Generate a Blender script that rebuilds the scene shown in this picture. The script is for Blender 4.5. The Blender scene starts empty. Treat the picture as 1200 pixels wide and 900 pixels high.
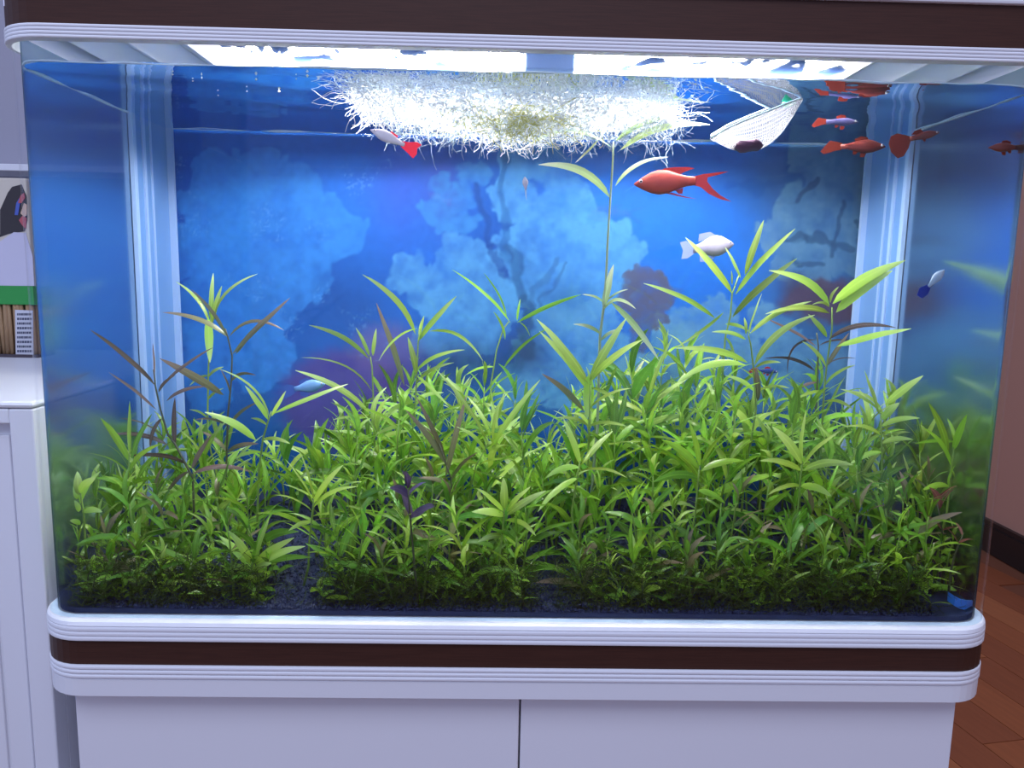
import bpy, math, random
import numpy as np
from mathutils import Vector, Matrix

random.seed(11)
rng = np.random.default_rng(11)
scene = bpy.context.scene
COL = scene.collection

# ------------------------------------------------------------------ camera
CAM = np.array([-.0261, -.5993, .2848])
YAW, PIT, ROL, FPX = -.022, .1433, .0197, 900.0
FW = np.array([-math.sin(YAW)*math.cos(PIT), math.cos(YAW)*math.cos(PIT), -math.sin(PIT)])
_r = np.array([math.cos(YAW), math.sin(YAW), 0.0]); _u = np.cross(_r, FW)
RT = _r*math.cos(ROL) + _u*math.sin(ROL)
UP = -_r*math.sin(ROL) + _u*math.cos(ROL)
cam_data = bpy.data.cameras.new('camera')
cam_data.sensor_width = 36.0
cam_data.lens = FPX/1200*36.0
cam_data.clip_start = .01
cam = bpy.data.objects.new('camera', cam_data)
COL.objects.link(cam)
M = Matrix.Identity(4)
for i in range(3):
    M[i][0], M[i][1], M[i][2], M[i][3] = RT[i], UP[i], -FW[i], CAM[i]
cam.matrix_world = M
scene.camera = cam

# ------------------------------------------------------------------ world, lamp power, added fill light, exposure
LAMP_POWER = 64.0
world = bpy.data.worlds.new('world'); scene.world = world
world.use_nodes = True
world.node_tree.nodes['Background'].inputs[0].default_value = (.51, .62, 1.0, 1)
world.node_tree.nodes['Background'].inputs[1].default_value = .85
ld = bpy.data.lights.new('unseen_room_fill', 'AREA')  # added area light, out of view behind the camera, brightens the room
ld.shape = 'RECTANGLE'; ld.size = 1.4; ld.size_y = 1.0; ld.energy = 24
ld.color = (.78, .82, 1.0)
lo = bpy.data.objects.new('unseen_room_fill', ld); COL.objects.link(lo)
lo.location = (-.15, -1.25, 1.75); lo.rotation_euler = (math.radians(28), 0, 0)
vs = scene.view_settings
vs.view_transform = 'Standard'; vs.look = 'None'; vs.gamma = 1.0; vs.use_curve_mapping = False
vs.exposure = 0.0
cy = scene.cycles
cy.max_bounces = 14; cy.transparent_max_bounces = 40; cy.glossy_bounces = 6
cy.transmission_bounces = 6; cy.diffuse_bounces = 4
cy.sample_clamp_indirect = 4.0
cy.caustics_refractive = False
cy.use_denoising = True

# ------------------------------------------------------------------ helpers
def un(px, py, Y=None, Z=None, X=None):
    d = FW*FPX + RT*(px-600) + UP*(450-py)
    if Y is not None: t = (Y-CAM[1])/d[1]
    elif Z is not None: t = (Z-CAM[2])/d[2]
    else: t = (X-CAM[0])/d[0]
    return Vector(CAM + t*d)

def srgb(r, g, b):
    out = []
    for c in (r, g, b):
        c /= 255.0
        out.append(c/12.92 if c <= .04045 else ((c+.055)/1.055)**2.4)
    return (*out, 1.0)

def tag(o, label=None, cat=None, group=None, kind=None):
    if label: o['label'] = label
    if cat: o['category'] = cat
    if group: o['group'] = group
    if kind: o['kind'] = kind
    return o

def empty(name, loc=(0, 0, 0)):
    o = bpy.data.objects.new(name, None)
    o.empty_display_size = .01
    o.location = loc
    COL.objects.link(o)
    return o

def root_loc(o):
    v = Vector((0, 0, 0))
    while o is not None:
        if o.type == 'EMPTY': v = v + o.location
        o = o.parent
    return v

def attach(o, parent):
    if parent is not None:
        o.parent = parent
        if parent.type == 'EMPTY': o.matrix_parent_inverse = Matrix.Translation(-root_loc(parent))
    return o

class MB:
    """collects vertices and faces in world coordinates for ONE mesh object"""
    def __init__(s): s.v = []; s.f = []; s.mi = []
    def add(s, vs, fs, mi=0):
        k = len(s.v)
        s.v += [tuple(p) for p in vs]
        s.f += [tuple(i+k for i in f) for f in fs]
        s.mi += [mi]*len(fs)
        return s
    def box(s, a, b, mi=0):
        (x0, y0, z0), (x1, y1, z1) = a, b
        vs = [(x0,y0,z0),(x1,y0,z0),(x1,y1,z0),(x0,y1,z0),(x0,y0,z1),(x1,y0,z1),(x1,y1,z1),(x0,y1,z1)]
        return s.add(vs, [(3,2,1,0),(4,5,6,7),(0,1,5,4),(1,2,6,5),(2,3,7,6),(3,0,4,7)], mi)
    def loft(s, loops, cap=True, mi=0, close=True):
        n = len(loops[0]); vs = [p for l in loops for p in l]; fs = []
        for k in range(len(loops)-1):
            for i in range(n if close else n-1):
                j = (i+1) % n
                fs.append((k*n+i, k*n+j, (k+1)*n+j, (k+1)*n+i))
        if cap:
            fs.append(tuple(range(n-1, -1, -1)))
            fs.append(tuple((len(loops)-1)*n+i for i in range(n)))
        return s.add(vs, fs, mi)
    def tube(s, path, rad, n=6, mi=0, cap=True):
        path = [Vector(p) for p in path]
        if not hasattr(rad, '__len__'): rad = [rad]*len(path)
        loops = []; ref = None
        for i, p in enumerate(path):
            t = (path[min(i+1, len(path)-1)] - path[max(i-1, 0)])
            if t.length < 1e-9: t = Vector((0, 0, 1))
            t.normalize()
            if ref is None:
                ref = Vector((0, 1, 0)) if abs(t.y) < .8 else Vector((1, 0, 0))
            a = (ref - t*ref.dot(t)).normalized(); b = t.cross(a); ref = a
            loops.append([p + (a*math.cos(2*math.pi*k/n) + b*math.sin(2*math.pi*k/n))*rad[i] for k in range(n)])
        return s.loft(loops, cap, mi)
    def slab(s, pts, thick, mi=0):
        """polygon (list of Vector) extruded along Y by thick"""
        n = len(pts)
        a = [Vector(p) for p in pts]; b = [p + Vector((0, thick, 0)) for p in a]
        fs = [tuple(range(n)), tuple(range(2*n-1, n-1, -1))]
        fs += [(i, i+n, (i+1) % n + n, (i+1) % n) for i in range(n)]
        return s.add(a+b, fs, mi)
    def build(s, name, mat, parent=None, smooth=False, bevel=0):
        me = bpy.data.meshes.new(name)
        me.from_pydata([tuple(map(float, p)) for p in s.v], [], s.f)
        mats = mat if isinstance(mat, (list, tuple)) else [mat]
        for m in mats: me.materials.append(m)
        if len(mats) > 1: me.polygons.foreach_set('material_index', s.mi)
        if smooth: me.polygons.foreach_set('use_smooth', [True]*len(me.polygons))
        me.update()
        o = bpy.data.objects.new(name, me); COL.objects.link(o)
        attach(o, parent)
        if bevel:
            md = o.modifiers.new('bevel', 'BEVEL'); md.width = bevel; md.segments = 2; md.limit_method = 'ANGLE'
        return o

# ------------------------------------------------------------------ materials
def nt(name):
    m = bpy.data.materials.new(name); m.use_nodes = True
    t = m.node_tree; t.nodes.clear()
    out = t.nodes.new('ShaderNodeOutputMaterial')
    return m, t, out

def principled(name, col, rough=.5, spec=.5, metal=0, noise=0, nscale=20, stretch=(1,1,1), bump=0, col2=None, coat=0):
    m, t, out = nt(name)
    p = t.nodes.new('ShaderNodeBsdfPrincipled')
    p.inputs['Base Color'].default_value = col
    p.inputs['Roughness'].default_value = rough
    p.inputs['Specular IOR Level'].default_value = spec
    p.inputs['Metallic'].default_value = metal
    p.inputs['Coat Weight'].default_value = coat
    if noise or bump:
        tc = t.nodes.new('ShaderNodeTexCoord'); mp = t.nodes.new('ShaderNodeMapping')
        mp.inputs['Scale'].default_value = stretch
        n = t.nodes.new('ShaderNodeTexNoise'); n.inputs['Scale'].default_value = nscale; n.inputs['Detail'].default_value = 5
        t.links.new(tc.outputs['Object'], mp.inputs[0]); t.links.new(mp.outputs[0], n.inputs['Vector'])
        if noise:
            mx = t.nodes.new('ShaderNodeMix'); mx.data_type = 'RGBA'
            r = t.nodes.new('ShaderNodeValToRGB'); r.color_ramp.elements[0].position = .5-noise*.5; r.color_ramp.elements[1].position = .5+noise*.5
            t.links.new(n.outputs['Fac'], r.inputs[0]); t.links.new(r.outputs[0], mx.inputs['Factor'])
            mx.inputs['A'].default_value = col
            mx.inputs['B'].default_value = col2 or tuple(c*.6 for c in col[:3])+(1,)
            t.links.new(mx.outputs['Result'], p.inputs['Base Color'])
        if bump:
            b = t.nodes.new('ShaderNodeBump'); b.inputs['Strength'].default_value = bump; b.inputs['Distance'].default_value = .001
            t.links.new(n.outputs['Fac'], b.inputs['Height']); t.links.new(b.outputs[0], p.inputs['Normal'])
    t.links.new(p.outputs[0], out.inputs[0])
    return m

def window_mix(name, lo_f, hi_f, a, b, rough=0.0, tint=(1,1,1,1), gcol=(1,1,1,1), bump=None, inside=False):
    """clear interface: transmits at steep angles, mirrors at shallow ones (a..b = range of 1-cos)"""
    m, t, out = nt(name)
    lw = t.nodes.new('ShaderNodeLayerWeight'); lw.inputs['Blend'].default_value = .5
    mr = t.nodes.new('ShaderNodeMapRange'); mr.interpolation_type = 'SMOOTHSTEP'
    mr.inputs['From Min'].default_value = a; mr.inputs['From Max'].default_value = b
    mr.inputs['To Min'].default_value = lo_f; mr.inputs['To Max'].default_value = hi_f
    tr = t.nodes.new('ShaderNodeBsdfTransparent'); tr.inputs[0].default_value = tint
    gl = t.nodes.new('ShaderNodeBsdfGlossy'); gl.inputs['Roughness'].default_value = rough; gl.inputs['Color'].default_value = gcol
    mx = t.nodes.new('ShaderNodeMixShader')
    t.links.new(lw.outputs['Facing'], mr.inputs['Value'])
    if inside:   # only the water side of the face mirrors (total internal reflection)
        ge = t.nodes.new('ShaderNodeNewGeometry'); k1 = t.nodes.new('ShaderNodeMath'); k1.operation = 'SUBTRACT'; k1.inputs[0].default_value = 1
        k2 = t.nodes.new('ShaderNodeMath'); k2.operation = 'MULTIPLY'
        t.links.new(ge.outputs['Backfacing'], k1.inputs[1]); t.links.new(k1.outputs[0], k2.inputs[0]); t.links.new(mr.outputs[0], k2.inputs[1]); t.links.new(k2.outputs[0], mx.inputs[0])
    else: t.links.new(mr.outputs[0], mx.inputs[0])
    t.links.new(tr.outputs[0], mx.inputs[1]); t.links.new(gl.outputs[0], mx.inputs[2])
    if bump:
        tc = t.nodes.new('ShaderNodeTexCoord'); mp = t.nodes.new('ShaderNodeMapping'); mp.inputs['Scale'].default_value = bump[2]
        n = t.nodes.new('ShaderNodeTexNoise'); n.inputs['Scale'].default_value = bump[0]; n.inputs['Detail'].default_value = 2
        bp = t.nodes.new('ShaderNodeBump'); bp.inputs['Strength'].default_value = bump[1]; bp.inputs['Distance'].default_value = .002
        t.links.new(tc.outputs['Object'], mp.inputs[0]); t.links.new(mp.outputs[0], n.inputs['Vector'])
        t.links.new(n.outputs['Fac'], bp.inputs['Height']); t.links.new(bp.outputs[0], gl.inputs['Normal'])
    t.links.new(mx.outputs[0], out.inputs[0])
    return m

def leaf_mat(name, col, var=.38, rough=.30, transl=.4, hue=.02, tip=None, spec=.5):
    m, t, out = nt(name)
    oi = t.nodes.new('ShaderNodeObjectInfo')
    hs = t.nodes.new('ShaderNodeHueSaturation'); hs.inputs['Color'].default_value = col
    v = t.nodes.new('ShaderNodeMapRange'); v.inputs['To Min'].default_value = 1-var; v.inputs['To Max'].default_value = 1+var
    h = t.nodes.new('ShaderNodeMapRange'); h.inputs['To Min'].default_value = .5-hue; h.inputs['To Max'].default_value = .5+hue*.6
    ml = t.nodes.new('ShaderNodeMath'); ml.operation = 'MULTIPLY'; ml.inputs[1].default_value = 7.13
    fr = t.nodes.new('ShaderNodeMath'); fr.operation = 'FRACT'
    t.links.new(oi.outputs['Random'], v.inputs['Value']); t.links.new(oi.outputs['Random'], ml.inputs[0])
    t.links.new(ml.outputs[0], fr.inputs[0]); t.links.new(fr.outputs[0], h.inputs['Value'])
    t.links.new(v.outputs[0], hs.inputs['Value']); t.links.new(h.outputs[0], hs.inputs['Hue'])
    # paler midrib and mottling
    uv = t.nodes.new('ShaderNodeUVMap'); sx = t.nodes.new('ShaderNodeSeparateXYZ')
    t.links.new(uv.outputs[0], sx.inputs[0])
    rib = t.nodes.new('ShaderNodeMath'); rib.operation = 'COMPARE'; rib.inputs[1].default_value = .5; rib.inputs[2].default_value = .07
    t.links.new(sx.outputs['Y'], rib.inputs[0])
    rf = t.nodes.new('ShaderNodeMath'); rf.operation = 'MULTIPLY'; rf.inputs[1].default_value = .35
    t.links.new(rib.outputs[0], rf.inputs[0])
    mx = t.nodes.new('ShaderNodeMix'); mx.data_type = 'RGBA'; mx.inputs['B'].default_value = tuple(min(1, c*1.7+.02) for c in col[:3])+(1,)
    t.links.new(rf.outputs[0], mx.inputs['Factor']); t.links.new(hs.outputs[0], mx.inputs['A'])
    tc = t.nodes.new('ShaderNodeTexCoord'); n = t.nodes.new('ShaderNodeTexNoise'); n.inputs['Scale'].default_value = 7
    t.links.new(tc.outputs['Object'], n.inputs['Vector'])
    m2 = t.nodes.new('ShaderNodeMix'); m2.data_type = 'RGBA'; m2.blend_type = 'MULTIPLY'; m2.inputs['Factor'].default_value = .45
    t.links.new(mx.outputs['Result'], m2.inputs['A']); t.links.new(n.outputs['Fac'], m2.inputs['B'])
    final = m2.outputs['Result']
    if tip is not None:
        mt = t.nodes.new('ShaderNodeMix'); mt.data_type = 'RGBA'; mt.inputs['B'].default_value = tip
        pw = t.nodes.new('ShaderNodeMath'); pw.operation = 'POWER'; pw.inputs[1].default_value = 2.0
        t.links.new(sx.outputs['X'], pw.inputs[0]); t.links.new(pw.outputs[0], mt.inputs['Factor']); t.links.new(final, mt.inputs['A'])
        final = mt.outputs['Result']
    p = t.nodes.new('ShaderNodeBsdfPrincipled'); p.inputs['Roughness'].default_value = rough; p.inputs['Specular IOR Level'].default_value = spec
    tr = t.nodes.new('ShaderNodeBsdfTranslucent')
    sat = t.nodes.new('ShaderNodeHueSaturation'); sat.inputs['Value'].default_value = 1.25; sat.inputs['Hue'].default_value = .49
    t.links.new(final, p.inputs['Base Color']); t.links.new(final, sat.inputs['Color']); t.links.new(sat.outputs[0], tr.inputs[0])
    ms = t.nodes.new('ShaderNodeMixShader'); ms.inputs[0].default_value = transl
    t.links.new(p.outputs[0], ms.inputs[1]); t.links.new(tr.outputs[0], ms.inputs[2]); t.links.new(ms.outputs[0], out.inputs[0])
    return m

WHITE = principled('white_plastic', (.74, .75, .80, 1), .42)
WHITE_CAB = principled('white_lacquer', (.72, .72, .77, 1), .5)
WOODBAND = principled('dark_wood_band', srgb(70, 42, 33), .45, spec=.22, noise=.7, nscale=14, stretch=(3, 8, 90), col2=srgb(52, 30, 24))
GLASS_OUT = window_mix('glass_outer', .02, .25, .55, 1.0)
GLASS_IN = window_mix('glass_wet_face', .015, .93, .27, .40, rough=.20, gcol=(.56, .68, .76, 1), inside=True)
GLASS_EDGE = principled('glass_cut_edge', (.62, .78, .9, 1), .25)
WATER_TOP = window_mix('water_surface', .03, 1.0, .56, .70, gcol=(.86, .93, 1, 1), bump=(16, .22, (1, 2.2, 1)))
m, t, out = nt('water_body'); tr = t.nodes.new('ShaderNodeBsdfTransparent'); tr.inputs[0].default_value = (.955, .98, 1, 1)
t.links.new(tr.outputs[0], out.inputs[0]); WATER_SIDE = m
MENISCUS = principled('meniscus', (.75, .85, .95, 1), .1)
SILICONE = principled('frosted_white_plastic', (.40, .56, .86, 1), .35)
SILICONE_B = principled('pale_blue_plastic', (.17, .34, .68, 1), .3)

# ------------------------------------------------------------------ dimensions (glass bottom at z = 0)
HW = .40          # half width of the tank
D = .285          # inner back
ZW = .4345        # water level
ZG = .4467        # lower edge of the hood
FLOOR = -.78

def plan(off, z, r=.034, n=9, yb=D+.014):
    """rounded-front rectangle, offset outwards by off"""
    x = HW+(off*.3 if off > 0 else off); y0 = -off; y1 = yb+off; rr = max(r+off, .002)
    pts = [(-x, y1, z)]
    for k in range(n+1):
        a = math.pi + .5*math.pi*k/n
        pts.append((-x+rr+rr*math.cos(a), y0+rr+rr*math.sin(a), z))
    for k in range(n+1):
        a = 1.5*math.pi + .5*math.pi*k/n
        pts.append((x-rr+rr*math.cos(a), y0+rr+rr*math.sin(a), z))
    pts.append((x, y1, z))
    return pts

def ribs(z0, z1, n, off, bulge=.0016, seg=6):
    """(offset, z) profile of n rounded ribs"""
    pr = []
    h = (z1-z0)/n
    for i in range(n):
        for k in range(seg):
            a = math.pi*k/(seg-1)
            pr.append((off + bulge*math.sin(a)**.7 if k not in (0, seg-1) else off, z0+i*h + h*.5*(1-math.cos(a))))
    return pr

def sweep(name, prof, mat, parent, cap=True, smooth=False):
    mb = MB(); mb.loft([plan(o, z) for o, z in prof], cap)
    return mb.build(name, mat, parent, smooth)

# ------------------------------------------------------------------ the room
floor = MB().box((-2.2, -4.5, FLOOR-.03), (1.97, 4.2, FLOOR-.004)).build('floor', principled('floor_bed', srgb(130, 76, 48), .6))
tag(floor, 'reddish brown wooden plank floor', None, kind='structure')
PL = [principled('plank_%s' % k, srgb(*c), .38, noise=.8, nscale=6, stretch=(14, 1.2, 1), col2=srgb(*c2))
      for k, c, c2 in (('red_brown', (178, 102, 58), (150, 82, 46)), ('warm_brown', (190, 114, 66), (160, 92, 54)), ('dark_brown', (164, 92, 54), (138, 74, 42)))]
ang = math.radians(10); ca, sa = math.cos(ang), math.sin(ang)
pw, plen = .115, .9
pm = {}
for k in range(3):
    mb = MB().box((0.0012, 0.0012, -.004), (pw-.0012, plen-.0012, 0)); o = mb.build('plank', PL[k], None, bevel=.0012)
    pm[k] = o.data; bpy.data.objects.remove(o)
for i in range(-4, 17):
    for j in range(-1, 4):
        lx = .25+i*pw; ly = -.35+j*plen+((i*37) % 10)/10*plen
        X = lx*ca - ly*sa; Y = lx*sa + ly*ca
        cx, cyy = X+.05*ca-.45*sa, Y+.45*ca
        if cx < .32 or X > 1.80 or cx > 1.85 or cyy < -.2 or cyy > 3.4 or X-plen*sa < .3: continue
        o = bpy.data.objects.new('plank', pm[(i*7+j*5) % 3]); COL.objects.link(o)
        o.matrix_world = Matrix.Translation((X, Y, FLOOR)) @ Matrix.Rotation(ang, 4, 'Z'); attach(o, floor)
tag(MB().box((1.97, -2.5, FLOOR-.03), (2.07, 4.2, 1.9)).build('wall_right', principled('mauve_wall', srgb(200, 148, 124), .7)), 'mauve brown painted wall beyond the aquarium', kind='structure')
bb = MB().box((1.945, -2.5, FLOOR), (1.97, 4.2, FLOOR+.105)); bb.box((1.952, -2.5, FLOOR+.105), (1.97, 4.2, FLOOR+.125))
tag(bb.build('baseboard_right', principled('black_brown_baseboard', srgb(40, 32, 30), .35)), 'black brown baseboard along the mauve wall', kind='structure')
tag(MB().box((-2.2, 4.2, FLOOR-.03), (2.07, 4.3, 1.9)).build('wall_far', principled('far_wall', srgb(200, 148, 124), .7)), 'mauve brown far wall', kind='structure')
tag(MB().box((-2.2, .50, FLOOR-.03), (.46, .58, 1.9)).build('wall_back', principled('grey_wall', srgb(150, 148, 162), .7)), 'pale grey wall behind the aquarium', kind='structure')

# ------------------------------------------------------------------ neighbouring cabinet on the left
NX, NY, NZ = -.428, .067, .166
cab = empty('side_cabinet', (-.65, .28, FLOOR))
tag(cab, 'white painted cabinet with recessed door panels left of the aquarium', 'cabinet')
MB().box((-.98, NY+.02, FLOOR+.002), (NX, .495, NZ-.0062)).build('body', WHITE_CAB, cab)
MB().box((-.99, NY-.0015, NZ-.006), (NX+.001, .495, NZ)).build('countertop', principled('white_counter', (.76, .76, .80, 1), .35), cab, bevel=.003)
dl = un(-140, 520, Y=NY).x
dz = un(10, 497, Y=NY).z; xr = un(18.5, 600, Y=NY).x
def panel_door(x0, x1, parent):
    z1 = NZ-.0065; z0 = FLOOR+.06
    d = MB()
    d.box((x0, NY, z0), (x0+.045, NY+.02, z1)); d.box((xr, NY, z0), (x1, NY+.02, z1))
    d.box((x0+.045, NY, dz), (xr, NY+.02, z1)); d.box((x0+.045, NY, z0), (xr, NY+.02, z0+.06))
    o = d.build('door', WHITE_CAB, parent, bevel=.0015)
    q = MB(); q.box((x0+.045, NY+.012, z0+.06), (xr, NY+.019, dz))
    k = x0+.055
    while k < xr-.02:
        q.box((k, NY+.009, z0+.07), (k+.021, NY+.013, dz-.012)); k += .024
    q.build('door_panel', WHITE_CAB, o, bevel=.001)
panel_door(-.82, NX, cab)

# wall shelf and package above it
sy = .43
z_top = un(15, 192, Y=sy).z; z_bot = un(15, 200, Y=sy).z
tag(MB().box((-1.1, sy, z_bot), (-.44, .499, z_top)).build('wall_shelf', principled('shelf_white', (.66, .66, .72, 1), .5), None, bevel=.001),
    'thin white wall shelf above the printed stick package', 'shelf')
py0 = .385
pk = empty('stick_package', (-.64, py0+.02, NZ))
tag(pk, 'package of bamboo sticks with printed sleeve and green band', 'package')
px0 = un(-55, 400, Y=py0).x; px1 = un(41, 400, Y=py0).x
zt = un(15, 208, Y=py0).z; zg1 = un(15, 335, Y=py0).z; zg0 = un(15, 357, Y=py0).z
MB().box((px0, py0+.004, zg0), (px1, py0+.042, zt)).build('sleeve', principled('cream_card', srgb(196, 186, 172), .55), pk, bevel=.002)
MB().box((px0-.001, py0+.002, zg0), (px1+.001, py0+.043, zg1)).build('green_band', principled('green_band', srgb(40, 140, 60), .45), pk, bevel=.0006)
STK = principled('bamboo', srgb(172, 140, 104), .6, noise=.9, nscale=30, stretch=(6, 6, .6), col2=srgb(128, 96, 66))
k = px0+.0028; i = 0
while k < px1-.001:
    r = .0026+.0004*((i*7) % 3)
    MB().tube([(k, py0+.006+.0012*((i*5) % 3), NZ+.003), (k+.0009*(((i*3) % 5)-2), py0+.006, zg0+.004)], r, 6).build('bamboo_stick', STK, pk, True)
    k += .0056; i += 1
MB().box((px0, py0+.0095, NZ+.001), (px1, py0+.042, zg0)).build('inner_tray', principled('kraft', srgb(120, 92, 66), .7), pk)
MB().box((px0-.001, py0+.002, NZ), (px1+.001, py0+.043, NZ+.004)).build('tray_rim', principled('dark_rim', srgb(66, 56, 66), .5), pk)
def pkpoly(name, pts, mat, dy, par=pk):
    mb = MB(); mb.slab([un(x, y, Y=py0+.004-dy) for x, y in pts], dy); return mb.build(name, mat, par)
pkpoly('dark_print', [(0,275),(0,246),(9,226),(14,219),(25,216),(31,230),(32,258),(29,271),(10,274),(-12,282),(-20,270)], principled('print_black', srgb(46, 40, 44), .6), .0006)
pkpoly('pale_print', [(-30,335),(-24,300),(0,283),(16,272),(30,273),(38,300),(40,335)], principled('print_white', srgb(190, 186, 205), .6), .0009)
pkpoly('blue_print', [(17,252),(19,238),(24,230),(27,229),(23,240),(21,252)], principled('print_blue', srgb(70, 90, 170), .6), .0013)
pkpoly('red_print', [(21,238),(24,229),(28,226),(29,232),(25,238)], principled('print_red', srgb(170, 80, 90), .6), .0017)
pkpoly('red_print', [(22,258),(27,252),(31,256),(30,268),(26,264)], bpy.data.materials['print_red'], .0013)
pkpoly('cream_print', [(24,250),(28,238),(31,240),(31,252),(28,254)], principled('print_cream', srgb(200, 170, 150), .6), .0019)
lab = pkpoly('barcode_label', [(17.5,363),(38,364),(39,418),(18.5,418)], principled('label_paper', srgb(196, 196, 206), .6), .0012)
INK = principled('ink', srgb(70, 74, 96), .6)
for i in range(9):
    yy = 367+i*5.4
    mb = MB(); xs = 20.0
    while xs < 36.5:
        w = .7+((i*13+int(xs*7)) % 5)*.35
        mb.slab([un(xs, yy, Y=py0+.0022), un(min(xs+w, 37), yy, Y=py0+.0022), un(min(xs+w, 37), yy+2.6, Y=py0+.0022), un(xs, yy+2.6, Y=py0+.0022)], .0006)
        xs += w+.8
    mb.build('print_line', INK, lab)

# ------------------------------------------------------------------ aquarium stand
st = empty('aquarium_cabinet', (0, .15, FLOOR))
tag(st, 'white aquarium stand with two plain doors under the tank', 'cabinet')
cxl = un(90, 850, Y=.012).x; cxr = un(1117.5, 850, Y=.012).x; cxm = un(609, 850, Y=.012).x
MB().box((cxl+.002, .030, FLOOR+.002), (cxr-.001, D+.005, -.0685)).build('body', WHITE_CAB, st)
MB().box((cxl, .012, FLOOR+.05), (cxm-.0008, .030, -.0685)).build('door', WHITE_CAB, st, bevel=.001)
MB().box((cxm+.0008, .012, FLOOR+.05), (cxr, .030, -.0685)).build('door', WHITE_CAB, st, bevel=.001)

# ------------------------------------------------------------------ aquarium tank
tank = empty('aquarium_tank', (0, .15, -.0682))
tag(tank, 'large rounded glass aquarium with white ribbed trim and dark wood band', 'aquarium')
sweep('lower_trim', [(.001, -.0682), (.0045, -.0660), (.0050, -.0515), (.0045, -.0500)] + ribs(-.0500, -.0384, 3, .0050), WHITE, tank)
sweep('wood_band', [(.0042, -.0384), (.0042, -.0171)], WOODBAND, tank)
sweep('base_trim', ribs(-.0171, -.0050, 3, .0060, .0012) + [(.0068, -.0040), (.0055, -.0012), (.0030, 0), (.0020, .0002)], WHITE, tank)
T = .006
def glass_wall(name, z0, z1, parent):
    outer = plan(0, 0, yb=D+.006); inner = [(p[0]*(1-T/HW) if abs(p[0]) > .35 else p[0], p[1], 0) for p in outer]
    inner = plan(-T, 0, yb=D+T+.006)
    n = len(outer); mb = MB()
    oz0 = [(x, y, z0) for x, y, _ in outer]; oz1 = [(x, y, z1) for x, y, _ in outer]
    iz0 = [(x, y, z0) for x, y, _ in inner]; iz1 = [(x, y, z1) for x, y, _ in inner]
    mb.loft([oz0, oz1], False, 0, False)
    mb.loft([iz1, iz0], False, 1, False)
    mb.loft([iz0, oz0], False, 2, False); mb.loft([oz1, iz1], False, 2, False)
    for a in (0, n-1): mb.add([oz0[a], oz1[a], iz1[a], iz0[a]], [(0, 1, 2, 3)], 2)
    return mb.build(name, [GLASS_OUT, GLASS_IN, GLASS_EDGE], parent, True)
gw = glass_wall('bent_front_pane', .0003, .4564, tank)
mb = MB().box((-HW+T+.0003, D, .0003), (HW-T-.0003, D+.0058, .455))
mb.mi = [0]*6
mb.build('back_pane', GLASS_OUT, tank)
# frosted corner posts: long leg along the side pane, narrow bright leg on the back pane
for s in (-1, 1):
    xi = s*(HW-T-.0006)
    y0 = .197
    post = MB()
    def leg(ya, yb, th): post.box((min(xi, xi-s*th), ya, .004), (max(xi, xi-s*th), yb, .452))
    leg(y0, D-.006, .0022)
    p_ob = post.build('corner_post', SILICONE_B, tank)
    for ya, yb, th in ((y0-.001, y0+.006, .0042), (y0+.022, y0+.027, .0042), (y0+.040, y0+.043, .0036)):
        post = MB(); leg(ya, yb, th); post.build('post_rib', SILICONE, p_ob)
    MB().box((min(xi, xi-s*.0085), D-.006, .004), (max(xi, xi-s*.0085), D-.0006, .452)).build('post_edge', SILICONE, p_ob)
# small dark rim line at the foot of the glass
MB().box((-HW+.05, D-.012, .0004), (HW-.05, D-.0005, .004)).build('silicone_bead', principled('dark_silicone', (.03, .05, .09, 1), .4), tank)

# ------------------------------------------------------------------ hood
hood = empty('aquarium_hood', (0, .15, ZG))
tag(hood, 'aquarium hood with dark wood band, ribbed white trim and built-in lamp', 'aquarium hood')
def ring(name, prof, mat, inner=-.0006):
    """trim swept round the plan, hollow inside"""
    pr = prof + [(inner, prof[-1][1]), (inner, prof[0][1]), prof[0]]
    mb = MB(); mb.loft([plan(o, z) for o, z in pr], False)
    return mb.build(name, mat, hood)
ring('lower_trim', [(.0070, ZG)] + ribs(ZG, .4568, 4, .0080, .0013), WHITE)
ring('wood_band', [(.0062, .4568), (.0062, .4872)], WOODBAND)
ring('upper_trim', ribs(.4872, .5100, 4, .0080, .0018) + [(.0085, .535)], WHITE)
sweep('lid', [(.0080, .535), (.004, .545)], WHITE, hood)
HOODIN = principled('hood_inner_white', (.86, .84, .98, 1), .35)
ZC = .4725
ring('inner_liner', [(-.0008, .4570), (-.0008, .4872)], HOODIN, -.0025)
MB().box((-HW+.007, .008, ZC), (HW-.007, D-.004, ZC+.006)).build('inner_panel', HOODIN, hood)
def slat(xa, s):
    # louvre running front to back, tilted
    mb = MB()
    L = [(0, -.0005), (s*.018, -.0125), (s*.020, -.0125), (s*.042, -.0005)]
    a = [(xa+dx, .012, ZC+dz) for dx, dz in L]; b = [(xa+dx, D-.006, ZC+dz) for dx, dz in L]
    mb.loft([a, b] if s > 0 else [b, a]); mb.build('vent_slat', HOODIN, hood)
for k in range(3):
    slat(-.388+k*.046, 1); slat(.388-k*.046, -1)
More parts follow.
